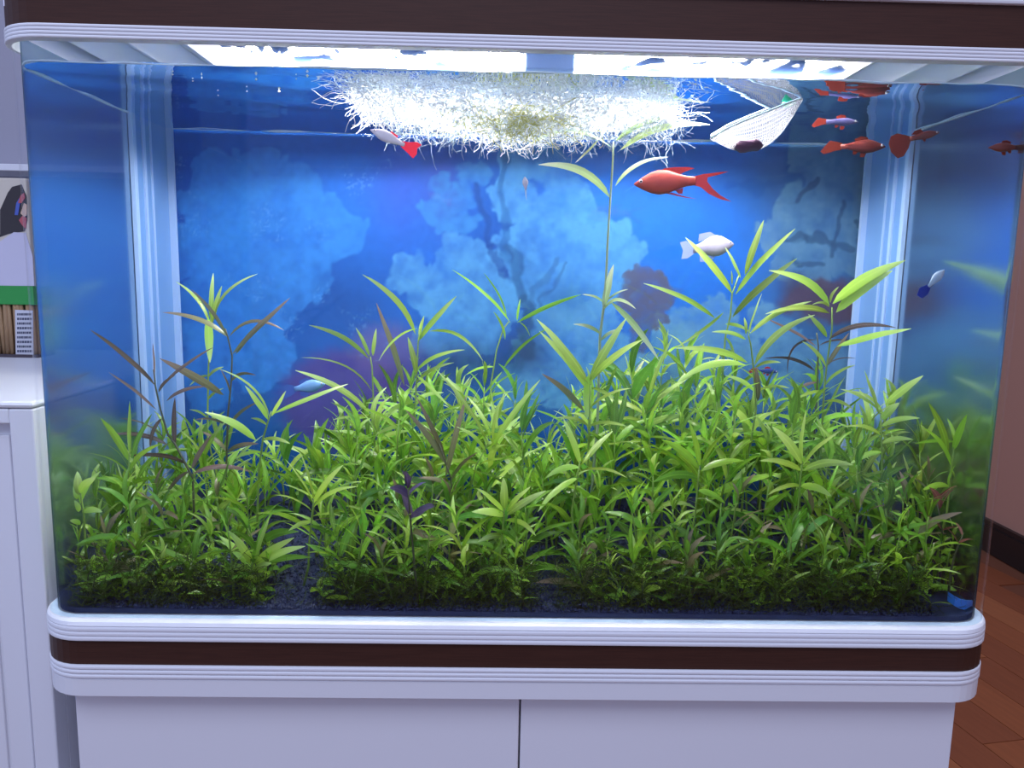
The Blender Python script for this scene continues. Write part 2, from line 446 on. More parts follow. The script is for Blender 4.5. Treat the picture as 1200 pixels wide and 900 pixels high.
# lamp: two lens strips either side of a grey-blue ballast box
m, t, out = nt('lamp_lens')
em = t.nodes.new('ShaderNodeEmission'); em.inputs['Color'].default_value = (1, .985, .93, 1)
em.inputs['Strength'].default_value = LAMP_POWER
t.links.new(em.outputs[0], out.inputs[0]); LENS = m
lamp = MB().box((-.245, .055, ZC-.006), (.262, .200, ZC-.0005)).build('lamp_tray', HOODIN, hood)
for xa, xb in ((-.245, -.010), (.040, .258)):
    mb = MB()
    lp = []
    for X in (xa, xb):
        lp.append([(X, .116+.048*math.cos(a), ZC-.006-.009*math.sin(a)) for a in [math.pi*k/10 for k in range(11)]])
    mb.loft([lp[1], lp[0]]); mb.build('lamp_lens', LENS, hood, False)
MB().box((-.006, .07, ZC-.020), (.036, .20, ZC-.004)).build('ballast_box', principled('grey_blue_box', srgb(120, 150, 200), .4), hood, bevel=.002)

m, t, out = nt('splashed_cover')
tc = t.nodes.new('ShaderNodeTexCoord'); mp = t.nodes.new('ShaderNodeMapping'); mp.inputs['Scale'].default_value = (1, .6, 1)
n = t.nodes.new('ShaderNodeTexNoise'); n.inputs['Scale'].default_value = 34; n.inputs['Detail'].default_value = 6; n.inputs['Distortion'].default_value = 1.2
r = t.nodes.new('ShaderNodeValToRGB'); r.color_ramp.elements[0].position = .50; r.color_ramp.elements[1].position = .60
r.color_ramp.elements[0].color = (.03, .03, .03, 1); r.color_ramp.elements[1].color = (1, 1, 1, 1)
tr = t.nodes.new('ShaderNodeBsdfTransparent'); df = t.nodes.new('ShaderNodeBsdfTranslucent'); df.inputs[0].default_value = (.16, .22, .36, 1)
mx = t.nodes.new('ShaderNodeMixShader')
t.links.new(tc.outputs['Object'], mp.inputs[0]); t.links.new(mp.outputs[0], n.inputs['Vector']); t.links.new(n.outputs['Fac'], r.inputs[0]); t.links.new(r.outputs[0], mx.inputs[0])
t.links.new(tr.outputs[0], mx.inputs[1]); t.links.new(df.outputs[0], mx.inputs[2]); t.links.new(mx.outputs[0], out.inputs[0])
MB().box((-.243, .014, ZC-.0185), (-.008, .215, ZC-.0175)).build('splash_cover', m, hood)
MB().box((.038, .014, ZC-.0185), (.258, .215, ZC-.0175)).build('splash_cover', m, hood)

# ------------------------------------------------------------------ printed background
def vnoise(x, y, seed):
    g = np.random.default_rng(seed).random((256, 256))
    xi = np.floor(x).astype(int); yi = np.floor(y).astype(int); fx = x-xi; fy = y-yi
    fx = fx*fx*(3-2*fx); fy = fy*fy*(3-2*fy)
    a = g[xi % 256, yi % 256]; b = g[(xi+1) % 256, yi % 256]; c = g[xi % 256, (yi+1) % 256]; d = g[(xi+1) % 256, (yi+1) % 256]
    return (a*(1-fx)+b*fx)*(1-fy)+(c*(1-fx)+d*fx)*fy
def fbm(x, y, s, seed, o=4):
    r = 0; amp = .5
    for k in range(o):
        r = r + amp*vnoise(x/s+17*k, y/s+31*k, seed+k); s *= .5; amp *= .5
    return r
def sm(a, b, x):
    t = np.clip((x-a)/(b-a), 0, 1); return t*t*(3-2*t)

NXg, NZg = 560, 310
PY = D+.0095
gx = np.linspace(-.392, .392, NXg); gz = np.linspace(.004, .452, NZg)
GX, GZ = np.meshgrid(gx, gz)
dvec = np.stack([GX-CAM[0], np.full_like(GX, PY-CAM[1]), GZ-CAM[2]], -1)
zz = dvec@FW
PXg = 600+FPX*(dvec@RT)/zz; PYg = 450-FPX*(dvec@UP)/zz
def poster(px, py):
    L = lambda *c: np.array(srgb(*c)[:3])
    wx = px + 13*(fbm(px, py, 26, 3)-.47)*2; wy = py + 13*(fbm(px, py, 26, 13)-.47)*2
    c = np.zeros(px.shape+(3,))+L(20, 108, 208)
    def lay(mask, col):
        nonlocal c
        c = c*(1-mask[..., None]) + L(*col)*mask[..., None]
    def blobs(lst, col, bump=.26, soft=1.8, seed=1, lump=1.0):
        r0 = np.random.default_rng(seed); mk = np.zeros(px.shape)
        X = wx; Y = wy
        for (bx, by, br) in lst:
            d = np.hypot(X-bx, Y-by)-br
            mk = np.maximum(mk, 1-sm(-soft, soft, d))
            nb = max(12, int(br/1.6))
            for q in range(nb):
                a = r0.random()*6.283; rr = br*(.86+.22*r0.random()); sr = br*bump*(.25+1.0*r0.random()**1.5)
                d = np.hypot(X-bx-rr*math.cos(a), Y-by-rr*math.sin(a))-sr
                mk = np.maximum(mk, 1-sm(-soft, soft, d))
        tex = .12+1.25*fbm(px, py, 12, seed+40)+.8*(fbm(px, py, 40, seed+50)-.42)
        lay(np.clip(mk*lump*np.clip(tex, .25, 1), 0, 1), col)
    # darker depths
    lay(.50*sm(330, 470, wy)*(1-sm(880, 980, px)), (20, 78, 138))
    lay(.55*np.exp(-((wx-400)/80)**2-((wy-350)/55)**2), (10, 60, 126))
    lay(.6*np.exp(-((wx-590)/50)**2-((wy-330)/140)**2), (14, 62, 140))
    lay(.45*np.exp(-((wx-215)/26)**2-((wy-280)/130)**2), (10, 60, 160))
    lay(.78*sm(845, 955, wx), (58, 100, 136))
    lay(.5*np.exp(-((wx-900)/55)**2-((wy-225)/45)**2), (36, 78, 124))
    lay(.36*np.exp(-((wx-470)/34)**2-((wy-205)/75)**2), (82, 72, 200))
    lay(.35*np.exp(-((wx-520)/22)**2-((wy-215)/60)**2), (92, 44, 150))
    # left coral
    blobs([(262,225,42),(300,205,30),(332,240,46),(285,290,60),(372,262,34),(398,272,30),(350,310,42),(232,300,34),(315,345,40),(232,372,34),(268,400,44),(306,420,34),(240,440,30),(225,240,18)], (50, 136, 222), seed=5)
    # centre corals
    blobs([(556,205,14),(534,232,15),(520,258,16),(546,262,13),(515,215,12),(505,240,9)], (60, 138, 210), seed=8, bump=.5)
    blobs([(602,190,24),(640,190,26),(600,232,26),(660,262,44),(690,292,44),(628,290,42),(650,330,48),(700,330,40),(728,300,24)], (78, 150, 214), seed=11)
    blobs([(545,318,36),(566,345,36),(520,345,34),(478,322,22),(540,385,40),(580,372,24),(500,330,20),(505,400,22)], (82, 154, 216), seed=14)
    blobs([(650,390,34),(690,400,40),(640,430,40),(612,455,30),(672,450,36),(720,420,28)], (86, 152, 206), seed=17)
    # dark trunk and branches between the corals
    def stroke(x0, y0, x1, y1, w, col, al):
        vx, vy = x1-x0, y1-y0; tt = np.clip(((wx-x0)*vx+(wy-y0)*vy)/(vx*vx+vy*vy), 0, 1)
        d = np.hypot(wx-x0-tt*vx, wy-y0-tt*vy); lay(al*(1-sm(w*.6, w*1.3, d)), col)
    stroke(588, 175, 592, 300, 5, (24, 92, 156), .6); stroke(596, 290, 612, 350, 6, (26, 84, 136), .65); stroke(612, 350, 618, 420, 6, (26, 76, 118), .65)
    stroke(556, 225, 590, 320, 4, (18, 74, 150), .7); stroke(652, 302, 612, 372, 3, (34, 86, 140), .45); stroke(662, 306, 622, 368, 2, (34, 86, 140), .45)
    lay(.5*np.exp(-((wx-660)/30)**2-((wy-348)/20)**2), (36, 92, 140)); lay(.85*np.exp(-((wx-545)/52)**2-((wy-425)/24)**2), (22, 66, 116))
    lay(.8*np.exp(-((wx-612)/22)**2-((wy-412)/26)**2), (18, 52, 96))
    # right corals and stones
    blobs([(800,395,34),(838,372,26),(850,420,40),(890,440,36),(800,440,30),(920,400,26),(930,440,34),(965,425,30),(900,370,20),(745,432,26),(990,440,26)], (96, 150, 192), seed=20)
    blobs([(950,185,30),(985,200,34),(930,250,24),(1000,240,30),(960,240,26),(900,275,18),(935,285,26),(980,285,34),(920,312,18),(1010,300,26),(955,318,20)], (98, 142, 176), seed=23, lump=.9)
    for sx0, sy0, sx1, sy1 in ((905,282,950,276),(950,276,1000,292),(930,300,965,312),(985,235,980,300),(960,205,940,232),(1002,262,1010,300)):
        stroke(sx0, sy0, sx1, sy1, 3.2, (44, 80, 116), .75)
    # brown and red rocks
    blobs([(752,338,26),(775,345,18),(738,352,16),(762,372,20),(752,395,12)], (82, 82, 112), seed=26, bump=.25, lump=.95)
    lay(.85*(1-sm(.8, 1.15, np.hypot((wx-972)/56, (wy-352)/26))), (92, 58, 72)); lay(.7*np.exp(-((wx-930)/18)**2-((wy-330)/14)**2), (70, 54, 80))
    lay(.55*np.exp(-((wx-990)/60)**2-((wy-520)/40)**2), (60, 60, 86))
    # anemone
    a = np.arctan2(py-470, px-405); rd = np.hypot((px-405)/92, (py-470)/72)
    sp = .16*fbm(a*26+40, rd*2, 1.0, 71)+.04
    lay(.85*(1-sm(.72, 1.02, rd+sp-.08)), (86, 66, 150))
    a = np.arctan2(py-415, px-455); rd = np.hypot((px-450)/56, (py-410)/46)
    lay(.6*(1-sm(.5, 1.05, rd+.3*fbm(a*20+40, rd*2, 1.0, 77))), (122, 104, 164))
    lay(.7*np.exp(-((wx-470)/40)**2-((wy-440)/36)**2), (84, 50, 140))
    # sparkle on the print
    spk = sm(.70, .80, vnoise(px/2.0, py/2.0, 90))*sm(.50, .62, fbm(px, py, 38, 95))
    lay(.22*spk*(wy < 420)*(wy > 190)*(px < 470), (130, 185, 240))
    c = .80*c*(.93+.16*fbm(px, py, 9, 99)[..., None])
    return np.clip(c, 0, 1)
pc = poster(PXg, PYg)
verts = np.stack([GX, np.full_like(GX, PY), GZ], -1).reshape(-1, 3)
ii = np.arange(NXg*NZg).reshape(NZg, NXg)
quads = np.stack([ii[:-1, :-1], ii[:-1, 1:], ii[1:, 1:], ii[1:, :-1]], -1).reshape(-1, 4)
me = bpy.data.meshes.new('background_poster')
# a thin sheet: printed face plus a plain back
vb = verts.shape[0]
corner = [ii[0, 0], ii[0, -1], ii[-1, -1], ii[-1, 0]]
back = verts[corner].copy(); back[:, 1] += .0008
faces = quads.tolist() + [[vb+3, vb+2, vb+1, vb]]
me.from_pydata(np.vstack([verts, back]).tolist(), [], faces)
ca_ = me.color_attributes.new('print', 'FLOAT_COLOR', 'POINT')
allc = np.ones((vb+4, 4), np.float32); allc[:vb, :3] = pc.reshape(-1, 3)
ca_.data.foreach_set('color', allc.ravel())
m, t, out = nt('printed_reef')
at = t.nodes.new('ShaderNodeAttribute'); at.attribute_name = 'print'
p = t.nodes.new('ShaderNodeBsdfPrincipled'); p.inputs['Roughness'].default_value = .6; p.inputs['Specular IOR Level'].default_value = .2
tc = t.nodes.new('ShaderNodeTexCoord'); n = t.nodes.new('ShaderNodeTexNoise'); n.inputs['Scale'].default_value = 160; n.inputs['Detail'].default_value = 4
mr = t.nodes.new('ShaderNodeMapRange'); mr.inputs['To Min'].default_value = .88; mr.inputs['To Max'].default_value = 1.12
mx = t.nodes.new('ShaderNodeMix'); mx.data_type = 'RGBA'; mx.blend_type = 'MULTIPLY'; mx.inputs['Factor'].default_value = 1
t.links.new(tc.outputs['Object'], n.inputs['Vector']); t.links.new(n.outputs['Fac'], mr.inputs['Value'])
t.links.new(at.outputs['Color'], mx.inputs['A']); t.links.new(mr.outputs[0], mx.inputs['B'])
t.links.new(mx.outputs['Result'], p.inputs['Base Color']); t.links.new(p.outputs[0], out.inputs[0])
me.materials.append(m); me.update()
po = bpy.data.objects.new('background_poster', me); COL.objects.link(po)
tag(po, 'blue printed reef poster with corals behind the glass tank', 'poster')

# ------------------------------------------------------------------ water
wt = empty('water', (0, .14, .006))
tag(wt, 'clear water filling the aquarium up to the hood', 'water')
e = T+.0009
mb = MB()
nx, ny = 60, 24
xs = np.linspace(-HW+e, HW-e, nx); ys = np.linspace(e, D-.0008, ny)
vsx = []
for y in ys:
    for x in xs:
        # keep the sheet inside the rounded front corners
        lim = HW-e; r = .034-e
        if y < e+r:
            dyy = (e+r-y); lim = HW-e-r+math.sqrt(max(r*r-dyy*dyy, 0))
        vsx.append((x/(HW-e)*lim, y, ZW+.0004*math.sin(x*55+y*31)+.0003*math.sin(y*90-x*23)))
mb.add(vsx, [(j*nx+i, j*nx+i+1, (j+1)*nx+i+1, (j+1)*nx+i) for j in range(ny-1) for i in range(nx-1)], 0)
mb.build('water_surface', WATER_TOP, wt, True)
lp = [plan(-e, z, yb=D-.0008+e) for z in (.0006, ZW-.0006)]
MB().loft(lp, False).build('water_body', WATER_SIDE, wt)
path = [Vector(p) for p in plan(-e-.0004, ZW, yb=D-.0012+e, n=7)]
path2 = []
for a, b in zip(path, path[1:]+path[:1]):
    nseg = max(1, int((b-a).length/.02))
    for q in range(nseg): path2.append(a.lerp(b, q/nseg))
path2.append(path2[0])
MB().tube([p+Vector((0, 0, random.uniform(-.0006, .0006))) for p in path2], [random.choice((.0004, .0006, .0011)) for _ in path2], 5, cap=False).build('meniscus', MENISCUS, wt, True)

# ------------------------------------------------------------------ gravel
def rnd(a, b): return random.uniform(a, b)
def bedz(y): return .0045+.075*y
GRAV = principled('dark_blue_gravel', srgb(44, 56, 98), .6, noise=.9, nscale=90, col2=srgb(26, 34, 62))
mb = MB()
bed = plan(-e-.0006, .0008, yb=D-.002+e)
top = [(x, y, bedz(y)) for x, y, _ in bed]
mb.loft([bed, top], True)
gb = mb.build('gravel_bed', GRAV); tag(gb, 'dark blue gravel covering the aquarium bottom', 'gravel', kind='stuff')
V = []; F = []
octv = np.array([(1,0,0),(-1,0,0),(0,1,0),(0,-1,0),(0,0,1),(0,0,-1)], float)
octf = [(0,2,4),(2,1,4),(1,3,4),(3,0,4),(2,0,5),(1,2,5),(3,1,5),(0,3,5)]
for q in range(14000):
    x = rnd(-.375, .375); y = .0085+.24*random.random()**1.8
    if abs(x) > .35 and y < .045: continue
    s = rnd(.0012, .0026); k = len(V)
    R3 = Matrix.Rotation(rnd(0, 6.3), 3, 'Z') @ Matrix.Rotation(rnd(0, 6.3), 3, 'X')
    z = bedz(y)+rnd(-.0003, .0016)
    for o in octv: V.append(tuple(Vector((x, y, z)) + R3 @ Vector(o*s*rng.uniform(.6, 1.2, 3))))
    F += [tuple(i+k for i in f) for f in octf]
mb = MB(); mb.add(V, F); o = mb.build('gravel_grains', GRAV, gb)
tag(o, kind='stuff')

# ------------------------------------------------------------------ leaves and plants
GREEN = leaf_mat('leaf_bright_green', srgb(176, 218, 78), tip=srgb(200, 226, 140))
GREEN2 = leaf_mat('leaf_mid_green', srgb(146, 200, 62))
DEEP = leaf_mat('leaf_deep_green', srgb(108, 164, 52))
OLIVE = leaf_mat('leaf_olive_brown', srgb(132, 136, 84), hue=.03, tip=srgb(146, 120, 108))
BROWN = leaf_mat('leaf_brown_purple', srgb(128, 108, 92), hue=.03)
PURPLE = leaf_mat('leaf_purple', srgb(96, 76, 112), hue=.03)
RED = leaf_mat('leaf_dusky_red', srgb(160, 108, 92), hue=.02)
SMALL = leaf_mat('leaf_small_green', srgb(156, 204, 70), var=.4)
SMALLD = leaf_mat('leaf_small_dark', srgb(108, 152, 54), var=.4)
STEM_G = principled('stem_green', srgb(120, 150, 60), .5)
STEM_D = principled('stem_dark', srgb(74, 78, 52), .5)
STEM_P = principled('stem_pale', srgb(140, 158, 120), .5)

def leaf_data(name, mat, curve, width, wdir, nseg=8, fold=.18, ovate=False, wave=0):
    """curve(t) -> point, wdir(t, tangent) -> unit width vector; length-normalised by caller"""
    vs = []; fs = []; uvs = []
    ph = rnd(0, 6)
    for k in range(nseg+1):
        t = k/nseg
        p = curve(t); tg = (curve(min(t+.02, 1))-curve(max(t-.02, 0))).normalized()
        w = wdir(t, tg); w = (w - tg*w.dot(tg)).normalized(); nrm = tg.cross(w)
        if ovate: pr = math.sin(math.pi*min(1, (t*.94+.04)))**.75*(1.12-.3*t)
        else: pr = max(0, math.sin(math.pi*t**.85))**.62*(1.05-.22*t)
        h = width*.5*max(pr, .05)
        lift = nrm*(fold*h) + nrm*(wave*h*math.sin(9*t+ph))
        vs += [p+w*h+lift, p, p-w*h+lift]
        uvs += [(t, 1), (t, .5), (t, 0)]
    for k in range(nseg):
        a = 3*k
        fs += [(a, a+1, a+4, a+3), (a+1, a+2, a+5, a+4)]
    me = bpy.data.meshes.new(name); me.from_pydata([tuple(v) for v in vs], [], fs)
    uv = me.uv_layers.new(name='UVMap')
    for pl in me.polygons:
        for li, vi in zip(pl.loop_indices, pl.vertices): uv.data[li].uv = uvs[vi]
    me.polygons.foreach_set('use_smooth', [True]*len(me.polygons))
    me.materials.append(mat); me.update()
    return me

# shared leaf meshes: length 1 along +X, arching towards +Z
def unit_leaf(mat, wr, arch, roll, ovate=False, nseg=7):
    cv = lambda t: Vector((t, .05*math.sin(3*t)*(1 if roll > 0 else -1), 4*arch*t*(1-t)))
    wd = lambda t, tg: Vector((0, math.cos(roll), math.sin(roll)))
    return leaf_data('leaf', mat, cv, wr, wd, nseg, .2, ovate, .12)
LV = {}
def variants(key, mat, wrs, archs, ovate=False, nseg=7):
    LV[key] = [unit_leaf(mat, w, a, r, ovate, nseg) for w in wrs for a in archs for r in (-.7, -.3, .3, .7)]
variants('green', GREEN, (.095, .125), (.06, .13, .2))
variants('green2', GREEN2, (.10, .135), (.06, .13, .2))
variants('deep', DEEP, (.14, .18), (.05, .12))
variants('olive', OLIVE, (.14, .18), (.06, .14))
variants('brown', BROWN, (.14,), (.06, .14))
variants('purple', PURPLE, (.36, .44), (.06, .12), True)
variants('red', RED, (.2, .26), (.06, .12))
variants('small', SMALL, (.34, .42), (.05, .12), True, 5)
variants('smalld', SMALLD, (.34, .42), (.05, .12), True, 5)

XMIN, XMAX, YMIN, YMAX = -.385, .385, .014, D-.010
def fit_inside(p):
    q = p.copy()
    q.x = min(max(q.x, -.388), .388); q.y = min(max(q.y, .0084), D-.004); q.z = min(max(q.z, .002), ZW-.004)
    r = .025; cxq = .388-r
    if abs(q.x) > cxq and q.y < .0084+r:
        dx = abs(q.x)-cxq; dy = .0084+r-q.y; l = math.hypot(dx, dy)
        if l > r:
            q.x = math.copysign(cxq+dx*r/l, q.x); q.y = .0084+r-dy*r/l
    return q

def put_leaf(key, base, tip, parent, spin=0.0):
    tip = fit_inside(tip); base = fit_inside(base)
    d = tip-base; L = d.length
    if L < .004: return
    d.normalize()
    up = Vector((0, 0, 1)); z = up - d*up.dot(d)
    if z.length < .15: z = Vector((d.x, d.y, -.3)); z = z - d*z.dot(d)
    z.normalize(); y = z.cross(d)
    Mx = Matrix((( d.x, y.x, z.x, base.x), (d.y, y.y, z.y, base.y), (d.z, y.z, z.z, base.z), (0, 0, 0, 1)))
    o = bpy.data.objects.new('leaf', random.choice(LV[key])); COL.objects.link(o)
    attach(o, parent)
    o.matrix_basis = Mx @ Matrix.Rotation(spin, 4, 'X') @ Matrix.Scale(L, 4)

def plant(name, base, top, key, nodes, llen, label, cat, group, stem_mat, gap=.019, whorl=2, elev=(.25, .95), srad=.0011, tipn=4):
    root = empty(name, base); tag(root, label, cat, group)
    base = Vector(base); top = Vector(top)
    mid = base.lerp(top, .5) + Vector((rnd(-.008, .008), rnd(-.005, .005), 0))
    def cv(t): return base*(1-t)**2 + mid*2*t*(1-t) + top*t*t
    MB().tube([fit_inside(cv(k/6)) for k in range(7)], [srad*(1.1-.5*k/6) for k in range(7)], 5).build('stem', stem_mat, root, True)
    H = (top-base).length; az = rnd(0, 6.283)
    keys = key if isinstance(key, (list, tuple)) else [key]
    for i in range(nodes):
        t = 1-(i+.4)*gap/max(H, .01)
        if t < .08: break
        p = cv(t); az += 1.57+rnd(-.35, .35)
        f = min(1, .62+.22*i) * rnd(.8, 1.15)
        for w in range(whorl):
            a = az + 2*math.pi*w/whorl + rnd(-.25, .25)
            el = rnd(*elev)*(1.25 if i == 0 else 1) - .08*max(0, i-3)
            L = llen*f
            put_leaf(random.choice(keys), p, p + Vector((math.cos(a)*math.cos(el), math.sin(a)*math.cos(el)*.8, math.sin(el)))*L, root, rnd(-.3, .3))
    for w in range(tipn):
        a = rnd(0, 6.283); el = rnd(.8, 1.35); L = llen*rnd(.35, .7)
        put_leaf(random.choice(keys), top, top + Vector((math.cos(a)*math.cos(el), math.sin(a)*math.cos(el), math.sin(el)))*L, root, rnd(-.4, .4))
    return root

def hero(name, stem_px, Y, leaves, mat, label, cat='aquatic plant', stem_mat=STEM_G, srad=.0012, lw=.0095, foot=None, group=None, arch_s=.10):
    """stem traced through points at depth Y, continued down to the gravel; leaves = (base px, tip px[, width factor[, bulge]])"""
    pts = [un(x, y, Y=Y) for x, y in stem_px]
    low = pts[0]; fx = foot if foot is not None else low.x+rnd(-.01, .01)
    ft = Vector((fx, Y, bedz(Y)))
    root = empty(name, ft); tag(root, label, cat, group)
    full = [ft, ft.lerp(low, .5)+Vector((rnd(-.004, .004), 0, 0))] + pts
    MB().tube([fit_inside(p) for p in full], [srad*(1-.45*i/(len(full)-1)) for i in range(len(full))], 6).build('stem', stem_mat, root, True)
    for lf in leaves:
        (bx, by), (tx, ty) = lf[0], lf[1]
        wf = lf[2] if len(lf) > 2 else 1.0
        bl = lf[3] if len(lf) > 3 else arch_s
        lm = lf[4] if len(lf) > 4 else mat
        L0 = math.hypot(tx-bx, ty-by)
        dy = rnd(-.5, .5)*L0/1200*.8
        b = fit_inside(un(bx, by, Y=Y)); tp = fit_inside(un(tx, ty, Y=min(max(Y+dy, .02), D-.012)))
        ch = tp-b; L = ch.length
        upv = Vector((0, 0, 1)); perp = upv-ch.normalized()*upv.dot(ch.normalized())
        if perp.length < .25: perp = Vector((1 if tx < bx else -1, 0, .2)); perp -= ch.normalized()*perp.dot(ch.normalized())
        perp.normalize()
        th = rnd(.35, .95)*random.choice((-1, 1))
        def cv(t, b=b, ch=ch, perp=perp, L=L, bl=bl): return b + ch*t + perp*(4*bl*L*t*(1-t)*(1.15-.3*t))
        def wd(t, tg, th=th): 
            ip = Vector((0, 1, 0)).cross(tg)
            if ip.length < .05: ip = Vector((1, 0, 0))
            return ip.normalized()*math.cos(th) + Vector((0, 1, 0))*math.sin(th)
        me = leaf_data('leaf', lm, cv, .72*lw*wf*min(1.15, .55+L/.08*.45), wd, 9, .22, False, .1)
        o = bpy.data.objects.new('leaf', me); COL.objects.link(o); attach(o, root)
    return root

# --- tall plants traced one by one
hero('stem_plant', [(265,557),(267,487),(271,447),(272,417),(267,395),(264,385)], .16,
     [((267,395),(190,366),.9),((266,394),(224,339),.8,.05),((272,415),(340,349),1,.02),((268,395),(333,387),.7,.22),((276,415),(308,374),.9,.02),
      ((262,463),(187,420),1.3,.02),((271,447),(300,440),.8,.2),((269,460),(258,432),.7,.05),((268,500),(228,492),.9),((268,502),(305,470),.8),((266,530),(303,520),1),((266,530),(235,505),1)],
     OLIVE, 'tall olive stem plant with drooping dark leaves beside the left corner post', stem_mat=STEM_D)
hero('stem_plant', [(243,512),(244,440),(246,385),(247,372)], .20,
     [((247,375),(250,320),1,.02),((248,380),(260,335),1,.02),((249,380),(302,321),.8,.16),((246,380),(206,330),.7,.12),((244,372),(246,425),1.6,.02),((244,440),(222,452),.8),((244,442),(262,430),.8),((243,470),(262,455),.8),((243,490),(222,480),.9)],
     GREEN, 'pale green shoot with upright top leaves behind the olive stem plant', stem_mat=STEM_G)
hero('stem_plant', [(226,560),(205,520),(197,510),(188,480),(182,452),(180,433)], .10,
     [((182,452),(105,386),1,.03),((183,480),(127,436),.9,.02),((181,440),(179,402),.7,.02),((187,456),(250,407),1,.06),((186,460),(205,440),.7),((195,470),(242,453),.8,.1),
      ((205,522),(205,466),.9,.02),((197,522),(130,509),.9),((195,516),(140,490),.8),((220,545),(150,535),1),((224,550),(247,510),1.2,.03),((226,555),(295,553),1.0,.12),((222,552),(190,590),.9),((190,490),(176,525),.8)],
     BROWN, 'brown purple stem plant with stiff slender leaves near the left glass', stem_mat=STEM_D, lw=.0088)
hero('stem_plant', [(303,555),(308,515),(314,494),(318,482)], .08,
     [((314,492),(287,452),1.5,.02),((316,490),(256,432),.4,.15),((318,488),(335,458),1.1,.02),((320,485),(408,450),.9,.02),((300,516),(240,483),1.5,.08),((312,498),(294,490),.9),((308,515),(340,520),.9),((306,530),(275,538),1)],
     GREEN, 'bright green plant with one long leaf pointing at the pale blue fish', lw=.0088)
hero('stem_plant', [(470,575),(482,520),(487,470),(490,401),(492,385)], .14,
     [((487,392),(425,322),1,.10),((490,400),(535,347),1.1,.02),((491,395),(497,370),.9,.02),((489,385),(444,423),.6,.12),((503,388),(566,423),.8,.16),((474,452),(441,355),1.0,.02,OLIVE),((488,440),(478,395),1.3,.02),((488,435),(545,410),.9),((487,450),(532,425),.8),((488,440),(525,475),.7,.02),((486,470),(450,490),1),((486,470),(520,460),1),((484,500),(440,510),1.1)],
     GREEN, 'tall green stem plant with a long arching leaf before the purple anemone print')
hero('stem_plant', [(440,560),(438,480),(436,430),(434,418)], .17,
     [((432,420),(362,381),.9,.08),((433,417),(417,384),.9,.02),((437,417),(441,385),.9,.02),((437,460),(353,419),.35,.15),((433,484),(346,434),.9,.08),((436,440),(452,470),.9,.02),((438,490),(390,492),1.1,.06),((438,500),(470,480),1),((439,520),(392,505),1),((439,520),(480,505),1)],
     GREEN, 'green stem plant with small upright tip leaves left of the anemone print')
hero('stem_plant', [(575,452),(582,410),(590,385),(597,376)], .25,
     [((598,378),(530,316),.8,.06),((594,372),(567,320),.7,.06),((606,376),(610,350),.7,.05),((606,378),(681,345),.9,.03),((608,377),(621,394),.6,.1),((592,398),(578,365),.7),((590,432),(643,384),.9,.06),((580,430),(545,440),.8),((578,445),(600,470),.8,.02)],
     GREEN2, 'slim back plant with spreading leaves before the pale coral print', lw=.0085)
hero('stem_plant', [(700,500),(703,395),(708,355),(710,330),(712,285),(715,237),(718,190),(719,166)], .115,
     [((716,172),(607,178),1.0,.20),((702,163),(674,191),.6,-.02),((721,166),(790,137),.9,.10),((727,176),(832,146),.9,.10),((721,218),(783,184),.9,.14),((715,232),(631,193),1.1,.14),
      ((707,362),(719,310),1.5,.03),((709,356),(682,345),.7),((711,353),(736,339),.6),((716,354),(772,422),1.0,.04),((706,365),(745,362),1.2,.3),((704,392),(672,380),.8),((703,400),(730,385),.8)],
     leaf_mat('leaf_pale_tip', srgb(168, 200, 128), tip=srgb(214, 222, 190)), 'tallest thin stem reaching up to the floating moss beside the red swordtail', stem_mat=STEM_P, srad=.0016)
hero('stem_plant', [(688,575),(690,500),(692,450)], .10,
     [((690,450),(629,374),1.7,.04),((690,458),(632,388),1.5,.03),((691,446),(734,373),1.4,.03),((692,448),(753,398),1.4,.06),((689,440),(688,492),2.0,.02),((684,482),(635,438),1.1,.05,OLIVE),((692,455),(720,470),1.1),((691,480),(740,455),1.1),((690,500),(650,490),1.1),((690,500),(735,500),1.1),((690,520),(660,540),1.1)],
     GREEN, 'broad bright green plant with upswept leaves at the centre of the thicket', lw=.0098)
hero('stem_plant', [(846,450),(850,395),(856,370),(858,344),(866,322)], .16,
     [((858,344),(803,278),1.1,.03),((873,322),(895,258),1.2,.02),((862,345),(932,268),1.2,.03),((858,372),(934,303),1.2,.03),((838,373),(754,332),1,.05),((858,334),(857,317),.6),((868,326),(850,290),1.0,.04),((848,366),(794,406),.8,-.04),((850,380),(880,390),.8),((850,395),(862,425),.8),((848,420),(820,405),.9)],
     GREEN, 'tall green plant with V-shaped leaves beneath the white fish', lw=.010)
hero('stem_plant', [(886,480),(883,432),(880,405),(877,393)], .12,
     [((877,395),(893,344),1,.03),((879,391),(951,353),.8,.08),((884,428),(955,369),1,.12),((874,398),(834,389),.8,.1),((876,425),(791,408),1,.06),((874,428),(794,448),1.2,.14),((874,392),(872,372),.7),((884,432),(915,425),.9),((888,470),(886,430),1.2,.02,OLIVE),((886,460),(850,440),1.0),((886,460),(925,455),1.0)],
     GREEN, 'green plant with curved leaves arching toward the right corner post', lw=.0098)
hero('stem_plant', [(962,520),(966,455),(969,427),(975,385),(975,360)], .13,
     [((972,358),(901,317),1.3,.12),((976,356),(1061,305),1.4,.06),((980,366),(1046,317),1.5,.05),((973,355),(983,336),.8,.12),((972,367),(897,368),1.2,.08),((972,360),(952,357),.7,.2),((969,395),(947,368),1.1,.03),((981,406),(1068,385),1.1,.03),((971,398),(1050,384),.8,.14,BROWN),((967,452),(1002,428),1),((968,430),(940,400),.9),((968,430),(995,390),.8,.02,OLIVE),((966,460),(930,470),1),((966,470),(1000,480),1)],
     GREEN, 'tall green plant with a long leaf crossing the right corner post', lw=.0102)
